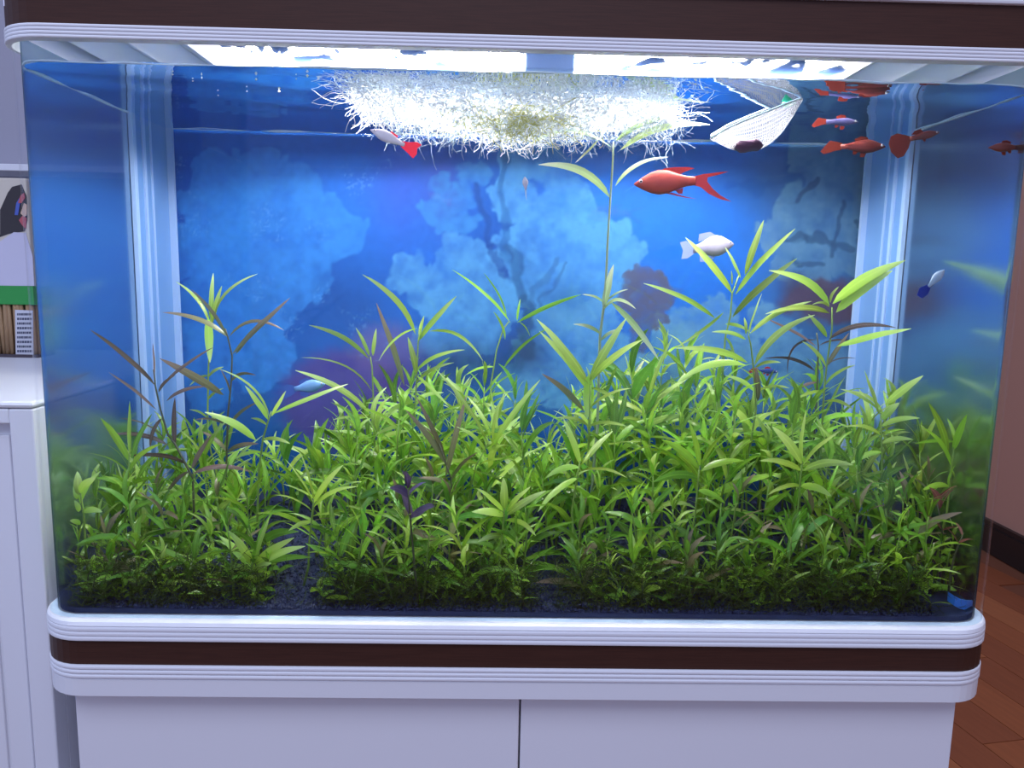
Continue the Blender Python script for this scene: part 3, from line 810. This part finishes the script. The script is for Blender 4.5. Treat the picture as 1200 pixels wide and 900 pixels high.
hero('stem_plant', [(956,480),(958,448),(959,405),(957,390)], .18,
     [((957,406),(897,373),.9,.04),((955,435),(896,420),.8,.12),((957,398),(923,438),.7,.28),((960,405),(1000,400),.6),((958,440),(1003,420),.5,.16),((958,448),(930,460),.8)],
     BROWN, 'thin brown stem with dark drooping leaves behind the long green leaf', stem_mat=STEM_D, lw=.0095)
hero('stem_plant', [(1034,560),(1033,510),(1032,484)], .10,
     [((1031,486),(1013,434),1.4,.03),((1038,474),(1082,440),1.3,.03),((1034,492),(1054,472),1.5,.05),((1031,482),(985,456),1,.08),((1033,500),(1078,490),1),((1032,510),(990,500),1),((1033,520),(1070,515),1),((1034,530),(995,545),1)],
     GREEN, 'bright green plant with paired leaves before the right corner post', lw=.010)
hero('stem_plant', [(1113,600),(1115,550),(1119,520)], .07,
     [((1111,532),(1088,472),1,.06),((1123,528),(1140,486),1.2,.03),((1127,518),(1166,491),.7,.12),((1120,518),(1072,520),1,.05),((1114,545),(1080,500),.8),((1115,550),(1140,560),1),((1114,570),(1080,575),1.1),((1114,570),(1150,545),1)],
     GREEN2, 'green plant reaching the right glass with a thin curved leaf', lw=.0092)
hero('stem_plant', [(545,600),(558,545),(572,520)], .09,
     [((572,520),(510,432),.7,.05),((575,515),(548,465),.9),((578,520),(592,460),.9),((578,522),(633,445),1,.03),((580,525),(608,478),1),((570,530),(535,500),1),((572,530),(600,505),1.2),((562,545),(512,545),1.1),((562,545),(605,540),1.1)],
     GREEN, 'bright grassy plant with long thin leaves right of the purple leaves', lw=.0088)
hero('stem_plant', [(535,620),(528,560),(515,520)], .07,
     [((524,548),(488,465),1,.02),((522,560),(547,462),1.0,.02),((523,545),(475,480),1,.04),((528,565),(560,530),.9),((520,530),(497,500),.8),((528,570),(490,560),1)],
     OLIVE, 'olive purple plant with stiff crossed leaves in the central thicket', stem_mat=STEM_D, lw=.0088)
hero('stem_plant', [(585,660),(590,610),(592,585)], .03,
     [((592,605),(553,600),1.6,.1),((590,600),(558,572),1.5,.04),((592,598),(590,560),1.5,.02),((594,600),(622,570),1.4,.03),((594,604),(640,575),1.2,.05),((592,610),(628,628),1.2,.15),((590,628),(560,635),1.1),((592,630),(612,645),1.1)],
     GREEN, 'glossy light green rosette near the front glass at the centre', lw=.0098)
hero('stem_plant', [(292,690),(295,665),(296,655)], .03,
     [((294,664),(257,628),1.4,.04),((296,662),(268,622),1.4,.05),((297,662),(316,605),1.2,.03),((297,664),(345,630),1.6,.05),((296,666),(358,640),1.3,.08),((296,668),(318,660),1.3,.05),((294,668),(262,668),1.2)],
     GREEN, 'light green rosette beside the bare patch of blue gravel', lw=.0096)
hero('stem_plant', [(100,640),(98,600),(94,578)], .05,
     [((92,580),(58,552),1.5,.12),((94,578),(112,560),1.5,.1),((90,585),(66,570),1.2),((94,590),(118,552),1),((92,600),(58,586),1),((96,600),(120,600),1.2),((94,615),(62,610),1.1)],
     GREEN, 'light green plant touching the left glass', lw=.010)

hero('stem_plant', [(148,600),(150,555),(152,530)], .09,
     [((151,540),(118,490),1.1,.04),((152,535),(152,470),1.1,.02),((153,540),(178,485),1,.05),((150,548),(80,490),.35,.12),((151,550),(96,520),.6,.12),((152,552),(190,520),1),((149,570),(112,560),1.2),((150,570),(190,560),1.2)],
     GREEN2, 'mid green plant with fine upper leaves left of the brown purple stem plant', lw=.0098)
hero('stem_plant', [(362,640),(366,600),(368,585)], .05,
     [((367,590),(334,538),1,.04),((368,588),(352,530),1.0,.04),((368,590),(402,545),1.0,.05),((368,594),(420,570),1,.1),((366,600),(322,580),1.1,.1),((366,605),(404,606),1.2,.08),((365,612),(338,622),1.1)],
     GREEN, 'bright green plant rising from the edge of the bare gravel patch', lw=.0092)
hero('stem_plant', [(748,560),(752,510),(756,480)], .14,
     [((755,485),(700,468),1.2,.1),((756,482),(788,395),1.0,.04),((757,482),(776,415),.9,.03),((757,486),(812,440),1,.08),((754,495),(705,500),1.1,.12),((755,500),(806,486),1.2,.06),((752,515),(715,540),1.1),((752,515),(800,520),1.1)],
     GREEN, 'bright green bushy plant right of the broad centre plant', lw=.0096)
hero('stem_plant', [(935,600),(938,560),(940,540)], .06,
     [((940,545),(905,500),1.3,.05),((940,542),(945,480),1.2,.03),((941,545),(985,505),1.3,.05),((939,552),(890,540),1.3,.1),((941,552),(1000,545),1.2,.1),((938,570),(900,580),1.3),((938,570),(975,582),1.3)],
     GREEN, 'bright green leafy plant in front of the thin brown stem', lw=.0105)
hero('stem_plant', [(815,600),(818,565),(820,545)], .05,
     [((820,550),(775,515),1.3,.08),((820,547),(808,495),1.1,.03),((821,548),(858,500),1.3,.05),((822,552),(872,540),1.2,.1),((818,560),(765,565),1.2,.1),((818,575),(850,590),1.2)],
     GREEN2, 'leafy green plant below the red swordtail in the thicket', lw=.0105)
hero('stem_plant', [(670,600),(676,560),(680,540)], .06,
     [((679,548),(640,560),1.2,.12),((680,545),(660,490),1.1,.03),((681,545),(718,505),1.2,.05),((680,552),(735,560),1.2,.1),((678,560),(630,600),1.1,.1)],
     GREEN, 'light green arching plant beside the small bare gap at the centre', lw=.010)

# --- purple and dusky red plants among the green
def un_top(px, py, Y): return un(px, py, Y=Y)
def upright(name, px, py, Y, key, nodes, llen, label, group, stem, **kw):
    tp = fit_inside(un(px, py, Y=Y)); bs = Vector((tp.x+rnd(-.012, .012), min(max(Y+rnd(-.006, .006), .016), D-.012), .012))
    bs = fit_inside(bs); bs.z = bedz(bs.y)-.0005
    return plant(name, bs, tp, key, nodes, llen, label, 'aquatic plant', group, stem, **kw)
upright('purple_plant', 478, 572, .022, 'purple', 2, .034, 'dark purple broad-leaved plant in the central thicket', None, STEM_D, tipn=3)
upright('red_stem_plant', 1098, 588, .06, 'red', 2, .036, 'dusky red leaved plant in the thicket near the right glass', None, STEM_D, tipn=2)
upright('red_stem_plant', 1128, 628, .03, 'red', 1, .030, 'single pinkish brown leaved sprig low against the right glass', None, STEM_D, tipn=1)

# --- the thicket, filled in from its skyline
SKY = [(55,556),(100,545),(150,522),(200,545),(260,545),(310,552),(350,548),(400,505),(450,492),(500,470),(550,480),(600,478),(640,515),(680,490),(710,470),(750,425),(800,448),(850,455),(900,478),(950,480),(1000,500),(1050,492),(1100,530),(1150,548)]
def skyline(x):
    for (a, ya), (b, yb) in zip(SKY, SKY[1:]):
        if a <= x <= b: return ya+(yb-ya)*(x-a)/(b-a)
    return 555
def gap_here(x, Y):
    if (x > 1098 and Y < .05) or (x < 98 and Y < .04): return True
    return (Y < .16 and 318 < x < 372) or (Y < .07 and 622 < x < 668)
ZONES = [(150, 'against the left glass'), (232, 'before the left corner post'), (318, 'left of the bare gravel patch'), (400, 'right of the bare gravel patch'),
         (470, 'below the purple anemone print'), (560, 'around the purple-leaved plant'), (640, 'below the pale coral print'), (730, 'at the foot of the tallest thin stem'),
         (820, 'below the red swordtail'), (905, 'below the lilac white fish'), (985, 'beside the thin brown stem'), (1065, 'before the right corner post'), (9999, 'against the right glass')]
def zone(x):
    for lim, ph in ZONES:
        if x < lim: return ph
def add_plants(rows, kind, name, where, group, **kw):
    for Y, step, x0, x1, yfun in rows:
        x = x0+rnd(0, 12)
        while x < x1:
            if not gap_here(x, Y):
                shade, key = random.choice(kind)
                upright(name, x, yfun(x), Y+rnd(-.01, .01)*min(1, Y/.1), key, kw['nodes'], kw['llen']*rnd(.85, 1.15), shade+' '+where+' '+zone(x), group+' '+zone(x), kw['stem'],
                        gap=kw['gap'], elev=kw['elev'], srad=kw.get('srad', .0011), tipn=kw['tipn'])
            x += step*rnd(.72, 1.28)
sk = lambda e: (lambda x: skyline(x)+e+rnd(-38, 48))
add_plants([(.25, 31, 205, 1010, sk(2)), (.215, 32, 185, 1030, sk(12)), (.18, 33, 165, 1050, sk(20)), (.145, 35, 140, 1070, sk(30)), (.115, 38, 110, 1095, sk(42))],
           [('bright green', ['green', 'green', 'green2']), ('mid green', ['green2']), ('deep green', ['deep', 'green2'])],
           'stem_plant', 'narrow-leaved tall plant', 'narrow-leaved plants deep in the thicket', nodes=5, llen=.070, stem=STEM_G, gap=.019, elev=(.2, .95), tipn=4)
def midy(lo, hi): return lambda x: max(rnd(lo, hi), skyline(x)+30)
add_plants([(.085, 31, 84, 1132, midy(545, 600)), (.055, 31, 86, 1132, midy(585, 640)), (.030, 31, 88, 1130, midy(615, 672))],
           [('light green', ['green', 'green2']), ('grass green', ['green2', 'green2', 'deep']), ('dark green', ['deep']), ('olive-tinged', ['deep', 'deep', 'olive'])],
           'stem_plant', 'lance-leaved shorter plant', 'lance-leaved plants in the front thicket', nodes=5, llen=.050, stem=STEM_G, gap=.0145, elev=(.05, .85), tipn=4)
add_plants([(.052, 18, 82, 1134, lambda x: rnd(625, 668)), (.034, 16, 84, 1132, lambda x: rnd(645, 700)), (.020, 15, 88, 1128, lambda x: rnd(660, 722))],
           [('fresh green', ['small']), ('mottled green', ['small', 'smalld']), ('shady green', ['smalld', 'smalld', 'deep'])],
           'carpet_plant', 'low plant with small oval leaves', 'small oval-leaved plants', nodes=6, llen=.0175, stem=STEM_D, gap=.0082, elev=(0, .7), srad=.0006, tipn=3)

# --- fine dark moss over the gravel (nobody could count it)
def strands(mb, n, start, length, rad, wig, flat=.5, seg=5):
    for q in range(n):
        p = start(); 
        if p is None: continue
        d = Vector((rnd(-1, 1), rnd(-1, 1), rnd(-flat, flat))).normalized(); pth = [p]
        L = rnd(*length)/seg
        for k in range(seg):
            d = (d + Vector((rnd(-1, 1), rnd(-1, 1), rnd(-1, 1)))*wig).normalized()
            p = p + d*L; pth.append(p)
        mb.tube(pth, rad*rnd(.7, 1.3), 3, cap=False)
def ms():
    x = rnd(-.375, .375); Y = .0085+.06*random.random()**2.2
    for a, b in ((-.215, -.168), (.012, .03), (.345, .40)):
        if a < x < b and random.random() < .9: return None
    return fit_inside(Vector((x, Y, bedz(Y)+.040*random.random()**1.8)))
mb = MB(); strands(mb, 9000, ms, (.008, .02), .00022, .6)
mb.v = [tuple(fit_inside(Vector(v))) for v in mb.v]
tag(mb.build('bottom_moss', leaf_mat('moss_dark', srgb(92, 116, 48), var=.1)), 'fine dark green moss tangled low over the gravel', 'moss', kind='stuff')

# ------------------------------------------------------------------ floating moss mat
FM = principled('bleached_moss', (.74, .76, .77, 1), .6)
FMG = leaf_mat('moss_yellow_green', srgb(214, 216, 130), var=.1)
mo = empty('floating_moss', (0, .12, ZW-.03)); tag(mo, 'pale bleached moss mat floating at the water surface', 'moss', kind='stuff')
xl = un(420, 120, Y=.11).x; xr_ = un(790, 130, Y=.11).x
def mat_pt():
    u_ = random.random()
    x = xl+(xr_-xl)*u_
    w = math.sin(math.pi*min(1, .12+.88*u_))**.5
    y = .12+.075*rnd(-1, 1)*w
    dep = (.009+.021*math.exp(-((u_-.52)/.22)**2))*random.random()**1.1
    return Vector((x, y, ZW-.001-dep))
mb = MB(); strands(mb, 4600, mat_pt, (.008, .022), .00028, .7, .35)
mb.v = [(min(max(v[0], -.38), .38), min(max(v[1], .012), D-.01), min(v[2], ZW-.0008)) for v in mb.v]
tag(mb.build('pale_strands', FM, mo), kind='stuff')
def mat_pt2():
    return Vector((un(610, 150, Y=.10).x+rnd(-1, 1)*.075*random.random(), .085+rnd(-.03, .03), ZW-.014-.016*random.random()))
mb = MB(); strands(mb, 420, mat_pt2, (.008, .022), .0003, .7, .5)
mb.v = [(v[0], min(max(v[1], .012), D-.01), min(v[2], ZW-.001)) for v in mb.v]
tag(mb.build('green_strands', FMG, mo), kind='stuff')
def mat_pt4():
    return Vector((un(random.choice((rnd(412, 560), rnd(412, 460), rnd(700, 815))), 115, Y=.10).x, .10+rnd(-.07, .07), ZW-.002-.004*random.random()))
mb = MB(); strands(mb, 260, mat_pt4, (.02, .05), .00022, .35, .12, 7)
mb.v = [(min(max(v[0], -.38), .38), min(max(v[1], .012), D-.01), min(v[2], ZW-.0008)) for v in mb.v]
tag(mb.build('trailing_strands', FM, mo), kind='stuff')
# hanging fringe
def mat_pt3():
    return Vector((un(rnd(450, 800), 150, Y=.12).x, .12+rnd(-.05, .05), ZW-.012-.015*random.random()))
mb = MB(); strands(mb, 900, mat_pt3, (.012, .03), .00016, .55, 1.2)
mb.v = [(v[0], min(max(v[1], .012), D-.01), min(v[2], ZW-.001)) for v in mb.v]
tag(mb.build('hanging_strands', principled('moss_grey', (.42, .52, .60, 1), .6), mo), kind='stuff')

# ------------------------------------------------------------------ fish
def fishmat(name, c, c2, rough=.35, scale=120):
    return principled(name, srgb(*c), rough, noise=.8, nscale=scale, col2=srgb(*c2), bump=.15)
def finmat(name, c, alpha=.75):
    m, t, out = nt(name)
    tr = t.nodes.new('ShaderNodeBsdfTransparent'); df = t.nodes.new('ShaderNodeBsdfDiffuse'); df.inputs[0].default_value = srgb(*c)
    tl = t.nodes.new('ShaderNodeBsdfTranslucent'); tl.inputs[0].default_value = srgb(*c)
    a = t.nodes.new('ShaderNodeMixShader'); a.inputs[0].default_value = .4
    mx = t.nodes.new('ShaderNodeMixShader'); mx.inputs[0].default_value = alpha
    t.links.new(df.outputs[0], a.inputs[1]); t.links.new(tl.outputs[0], a.inputs[2])
    t.links.new(tr.outputs[0], mx.inputs[1]); t.links.new(a.outputs[0], mx.inputs[2]); t.links.new(mx.outputs[0], out.inputs[0])
    return m
EYE = principled('fish_eye', (.01, .01, .015, 1), .15); EYER = principled('fish_eye_ring', (.7, .7, .75, 1), .3)
def fish(name, label, head, tail, Y, depth, bodym, finm, fins, eye=True, group=None, dY=0.0, prof=None, bend=0.0, headm=None):
    """head/tail = ends of the body; fins = list of (name, [(x, z)...]) in body lengths, x from nose 0 to tail root 1, z up"""
    hp = un(*head, Y=Y-dY); tp = un(*tail, Y=Y+dY)
    L = (hp-tp).length; ax = (tp-hp).normalized()
    up = Vector((0, 0, 1)); zz_ = (up-ax*up.dot(ax)).normalized(); yy_ = zz_.cross(ax)
    prof = prof or [(0, .06), (.05, .22), (.14, .50), (.28, .85), (.40, 1.0), (.55, .93), (.70, .66), (.85, .42), (1.0, .34)]
    def P(x, y, z): return hp + ax*(x*L) + yy_*((y + bend*(x-.3)**2)*L) + zz_*(z*L)
    root = empty(name, P(.4, 0, -depth*.5)); tag(root, label, 'fish', group)
    loops = []
    for x, h in prof:
        a = depth*h*.5; b = a*.52*(1-.35*x)
        loops.append([P(x, b*math.cos(q), a*math.sin(q)+.01*math.sin(math.pi*x)) for q in [2*math.pi*k/14 for k in range(14)]])
    mb = MB(); mb.loft(loops); mb.build('body', bodym, root, True)
    for fn, pts in fins:
        mb = MB(); n = len(pts); th = .004
        a = [P(x, th, z) for x, z in pts]; b = [P(x, -th, z) for x, z in pts]
        mb.add(a+b, [tuple(range(n)), tuple(range(2*n-1, n-1, -1))] + [(i, i+n, (i+1) % n+n, (i+1) % n) for i in range(n)])
        mb.build(fn, finm, root)
    if eye:
        for s in (-1, 1):
            w = depth*.22
            c = P(.10, s*depth*.155, depth*.09)
            for nm, rr, off, mm in (('eye', .030, .0, EYER), ('pupil', .019, .014, EYE)):
                c2 = c+yy_*(s*off*L*.9); lp = []
                for k in range(1, 6):
                    an = math.pi*k/6
                    lp.append([c2 + yy_*(math.cos(an)*rr*L*.7) + (ax*math.cos(q)+zz_*math.sin(q))*(math.sin(an)*rr*L) for q in [2*math.pi*j/8 for j in range(8)]])
                mb = MB(); mb.loft(lp)
                o = mb.build(nm, mm, root if nm == 'eye' else eo, True)
                if nm == 'eye': eo = o
    return root
REDF = fishmat('fish_red', (206, 84, 64), (172, 58, 52)); REDFIN = finmat('fin_red', (186, 66, 60), .8)
DRED = fishmat('fish_dark_red', (126, 48, 38), (92, 38, 36)); DREDFIN = finmat('fin_dark_red', (140, 56, 40), .85)
WHT = fishmat('fish_white', (180, 172, 190), (150, 146, 176)); WFIN = finmat('fin_white', (200, 205, 235), .45)
PINKFIN = finmat('fin_pink_red', (240, 70, 90), .9)
PBLUE = fishmat('fish_pale_blue', (130, 176, 226), (100, 146, 210)); BFIN = finmat('fin_blue', (90, 130, 215), .5)
SILV = fishmat('fish_silver', (190, 205, 220), (120, 150, 180), .25)
sword = [('tail_fin', [(.97, .07), (1.12, .10), (1.35, .115), (1.55, .12), (1.36, .075), (1.2, .045), (1.19, -.02), (1.28, -.14), (1.40, -.25), (1.58, -.36), (1.40, -.31), (1.22, -.22), (1.08, -.10), (.98, -.07)]),
         ('dorsal_fin', [(.40, .17), (.50, .225), (.66, .235), (.88, .225), (.99, .20), (.82, .15), (.72, .10), (.6, .12)]),
         ('pelvic_fin', [(.50, -.17), (.62, -.20), (.80, -.25), (1.0, -.285), (.78, -.225), (.62, -.165)]),
         ('anal_fin', [(.66, -.13), (.72, -.19), (.78, -.19), (.80, -.10)])]
fish('red_fish', 'bright orange red swordtail fish with forked tail swimming under the floating moss', (743, 216), (815, 212), .10, .40, REDF, REDFIN, sword)
gup = [('tail_fin', [(.97, .08), (1.12, .16), (1.38, .27), (1.60, .22), (1.70, .0), (1.66, -.28), (1.48, -.52), (1.28, -.50), (1.08, -.28), (.98, -.08)]),
       ('dorsal_fin', [(.52, .12), (.60, .24), (.80, .22), (.92, .12), (.75, .09)]), ('pelvic_fin', [(.45, -.1), (.52, -.2), (.6, -.1)])]
GP = [(0, .08), (.06, .3), (.18, .62), (.32, .95), (.45, 1.0), (.6, .86), (.8, .66), (1.0, .6)]
fish('guppy', 'dark red fan-tailed guppy before the right corner post', (1101, 155), (1066, 163), .10, .26, DRED, DREDFIN, gup, prof=GP)
plain_tail = [('tail_fin', [(.97, .08), (1.08, .10), (1.24, .13), (1.32, .04), (1.44, -.10), (1.36, -.16), (1.22, -.12), (1.10, -.08), (.98, -.07)]),
              ('dorsal_fin', [(.38, .12), (.42, .20), (.56, .22), (.70, .16), (.66, .09)]), ('pelvic_fin', [(.42, -.13), (.46, -.22), (.56, -.22), (.55, -.12)]), ('anal_fin', [(.60, -.1), (.66, -.17), (.72, -.16), (.72, -.08)])]
fish('red_fish', 'dark red fish swimming level left of the fan-tailed guppy', (1038, 172), (985, 172), .13, .30, DRED, DREDFIN, plain_tail)
fish('red_fish', 'dark red fish with head against the right side pane', (1158, 173), (1196, 173), .04, .28, DRED, DREDFIN, plain_tail, eye=False)
fish('guppy', 'dim grey-lilac guppy with small orange tail right of the white net', (1006, 143), (968, 143), .10, .22, fishmat('fish_grey', (120, 110, 165), (96, 92, 140)), finmat('fin_orange', (168, 68, 52), .85), plain_tail, prof=GP)
fish('white_fish', 'white fish with bright pink red tail under the moss mat', (434, 152), (474, 170), .045, .32, fishmat('fish_pink_white', (236, 222, 228), (216, 196, 208)), PINKFIN, [('tail_fin', [(.90, .07), (1.08, .12), (1.30, .22), (1.44, .20), (1.36, .06), (1.40, -.10), (1.34, -.24), (1.12, -.15), (.92, -.08)]), ('dorsal_fin', [(.45, .1), (.55, .2), (.75, .16), (.75, .08)])], dY=.004)
fish('white_fish', 'pale lilac white deep-bodied fish behind the V-shaped leaves', (860, 286), (812, 292), .185, .52, WHT, WFIN, [('tail_fin', [(.96, .1), (1.15, .22), (1.3, .2), (1.24, 0), (1.3, -.2), (1.15, -.2), (.96, -.1)]), ('dorsal_fin', [(.38, .24), (.55, .36), (.82, .34), (.85, .16)]), ('anal_fin', [(.45, -.22), (.6, -.36), (.85, -.32), (.85, -.12)])])
fish('blue_fish', 'pale blue fish before the purple anemone print', (381, 450), (345, 456), .19, .42, PBLUE, BFIN, [('tail_fin', [(.96, .1), (1.2, .2), (1.4, .1), (1.3, -.05), (1.4, -.25), (1.15, -.2), (.96, -.1)]), ('dorsal_fin', [(.4, .2), (.55, .3), (.8, .25), (.8, .1)]), ('anal_fin', [(.5, -.18), (.65, -.3), (.85, -.25), (.85, -.1)])])
fish('silver_fish', 'small silver fish with blue tail near the right glass', (1107, 316), (1088, 336), .06, .42, SILV, finmat('fin_deep_blue', (40, 60, 160), .9), [('tail_fin', [(.96, .1), (1.3, .26), (1.6, .12), (1.55, -.16), (1.25, -.22), (.96, -.1)])])
fish('silver_fish', 'slender silver fish just under the water surface right of the moss', (840, 99), (806, 99), .06, .26, SILV, WFIN, plain_tail)
fish('neon_fish', 'tiny red and blue fish above the plants behind the brown stem', (912, 436), (888, 434), .22, .26, principled('fish_navy', srgb(40, 60, 130), .3), finmat('fin_neon', (190, 60, 50), .9), plain_tail)
fish('tiny_fish', 'tiny pinkish fry hanging nose up beside the tall thin stem', (615, 207), (616, 222), .14, .5, WHT, WFIN, [('tail_fin', [(.96, .08), (1.5, .04), (1.9, .02), (1.5, -.05), (.96, -.08)])])

# ------------------------------------------------------------------ hand net
NYd = .085
net = empty('fish_net', un(890, 150, Y=NYd)); tag(net, 'small white fishing net with green clip hanging at the water surface', 'fishing net')
m, t, out = nt('net_gauze')
uvn = t.nodes.new('ShaderNodeUVMap')
ck = t.nodes.new('ShaderNodeTexBrick'); ck.offset = 0; ck.inputs['Scale'].default_value = 1; ck.inputs['Mortar Size'].default_value = .011; ck.inputs['Brick Width'].default_value = .05; ck.inputs['Row Height'].default_value = .05; ck.inputs['Mortar Smooth'].default_value = .3
t.links.new(uvn.outputs[0], ck.inputs['Vector'])
tr = t.nodes.new('ShaderNodeBsdfTransparent'); df = t.nodes.new('ShaderNodeBsdfDiffuse'); df.inputs[0].default_value = (.19, .19, .21, 1)
tl = t.nodes.new('ShaderNodeBsdfTranslucent'); tl.inputs[0].default_value = (.19, .19, .21, 1)
a_ = t.nodes.new('ShaderNodeMixShader'); a_.inputs[0].default_value = .5
mr = t.nodes.new('ShaderNodeMapRange'); mr.inputs['To Min'].default_value = .30; mr.inputs['To Max'].default_value = 1.0
mx = t.nodes.new('ShaderNodeMixShader')
t.links.new(ck.outputs['Fac'], mr.inputs['Value']); t.links.new(mr.outputs[0], mx.inputs[0])
t.links.new(df.outputs[0], a_.inputs[1]); t.links.new(tl.outputs[0], a_.inputs[2]); t.links.new(tr.outputs[0], mx.inputs[1]); t.links.new(a_.outputs[0], mx.inputs[2]); t.links.new(mx.outputs[0], out.inputs[0])
GAUZE = m
rimt = [(834, 161), (852, 150), (875, 140), (900, 130), (920, 122), (938, 115)]
lowt = [(836, 162), (852, 173), (872, 180), (895, 176), (918, 158), (938, 120)]
# bag: rings from the rim sagging to the tip
rim_f = [un(x, y, Y=NYd-.018) for x, y in rimt]; rim_b = [un(x, y-3, Y=NYd+.022) for x, y in rimt]
low = [un(x, y, Y=NYd) for x, y in lowt]
nu, nv = len(rimt), 9
vs = []; uvs = []
for i in range(nu):
    for j in range(nv):
        v = j/(nv-1)
        a = rim_f[i]*(1-v)**2 + low[i]*2*v*(1-v)*1.0 + rim_b[i]*v*v
        pull = math.sin(math.pi*v)
        p_ = rim_f[i].lerp(rim_b[i], v); q_ = p_.lerp(low[i], pull**.6)
        vs.append(Vector((q_.x, p_.y, q_.z))); uvs.append((i/(nu-1)*2.2, v*1.6))
fs = [(i*nv+j, i*nv+j+1, (i+1)*nv+j+1, (i+1)*nv+j) for i in range(nu-1) for j in range(nv-1)]
me = bpy.data.meshes.new('net_bag'); me.from_pydata([tuple(v) for v in vs], [], fs)
uv = me.uv_layers.new(name='UVMap')
for pl in me.polygons:
    for li, vi in zip(pl.loop_indices, pl.vertices): uv.data[li].uv = uvs[vi]
me.polygons.foreach_set('use_smooth', [True]*len(me.polygons)); me.materials.append(GAUZE); me.update()
o = bpy.data.objects.new('net_bag', me); COL.objects.link(o); attach(o, net)
sd = o.modifiers.new('sub', 'SUBSURF'); sd.levels = 2; sd.render_levels = 2
WIRE = principled('white_wire', (.72, .86, .86, 1), .35)
MB().tube(rim_f + rim_b[::-1] + [rim_f[0]], .0009, 6).build('rim_wire', WIRE, net, True)
MB().tube([un(918, 124, Y=NYd), un(926, 119, Y=NYd), un(940, 112, Y=NYd)], [.0028, .0036, .0030], 8).build('green_clip', principled('green_plastic', srgb(40, 205, 140), .35), net, True)
MB().tube([un(940, 112, Y=NYd), un(961, 104, Y=NYd), un(952, 98, Y=NYd), un(930, 96, Y=NYd), un(905, 97, Y=NYd-.01)], [.0013, .0012, .0011, .0011, .001], 6).build('handle_wire', WIRE, net, True)
# dark debris collected in the bottom of the bag
mb = MB()
c0 = un(876, 171, Y=NYd-.002); lp = []
for k in range(1, 8):
    an = math.pi*k/8
    lp.append([c0 + Vector((.0125*math.cos(an), .016*math.sin(an)*math.cos(q), .0050*math.sin(an)*math.sin(q)*(1+.3*math.sin(5*an+q)))) for q in [2*math.pi*j/10 for j in range(10)]])
mb.loft(lp)
tag(mb.build('food_clump', principled('purple_brown', srgb(104, 52, 92), .7, noise=.8, nscale=300, bump=.5), None, True), 'purple brown clump of food lying in the white net', 'food')

# ------------------------------------------------------------------ small bits
mb = MB()
bl = [un(1111, 699, Y=.024), un(1118, 704, Y=.0195), un(1125, 707.5, Y=.0185), un(1132, 709, Y=.021), un(1139, 709, Y=.027)]  # blue of the poster refracted at the corner, built as a solid strip
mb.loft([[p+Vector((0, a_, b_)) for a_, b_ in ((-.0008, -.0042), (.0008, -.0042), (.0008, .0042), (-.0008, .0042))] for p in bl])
tag(mb.build('blue_refraction_strip', principled('refraction_blue', srgb(60, 130, 220), .4)), 'short bright blue strip standing in for refracted poster blue by the right glass', 'refraction patch')
sn = MB(); c0 = un(734, 364, Y=.2); lp = []
mb = MB()
for q in range(46):
    x, y = (rnd(195, 420), rnd(72, 112)) if q < 16 else (rnd(985, 1110), rnd(92, 100)) if q < 34 else (rnd(620, 960), rnd(80, 100))
    p_ = un(x, y, Z=ZW-.0016)
    if not (.012 < p_.y < D-.02 and abs(p_.x) < .37): continue
    s = rnd(.0006, .0014)
    k = len(mb.v)
    mb.add([p_+Vector(tuple(o_*s*rng.uniform(.5, 1.4, 3))) for o_ in octv], octf)
tag(mb.build('surface_debris', principled('pale_debris', (.85, .85, .8, 1), .6)), 'pale flecks of debris floating on the water surface', 'debris', kind='stuff')
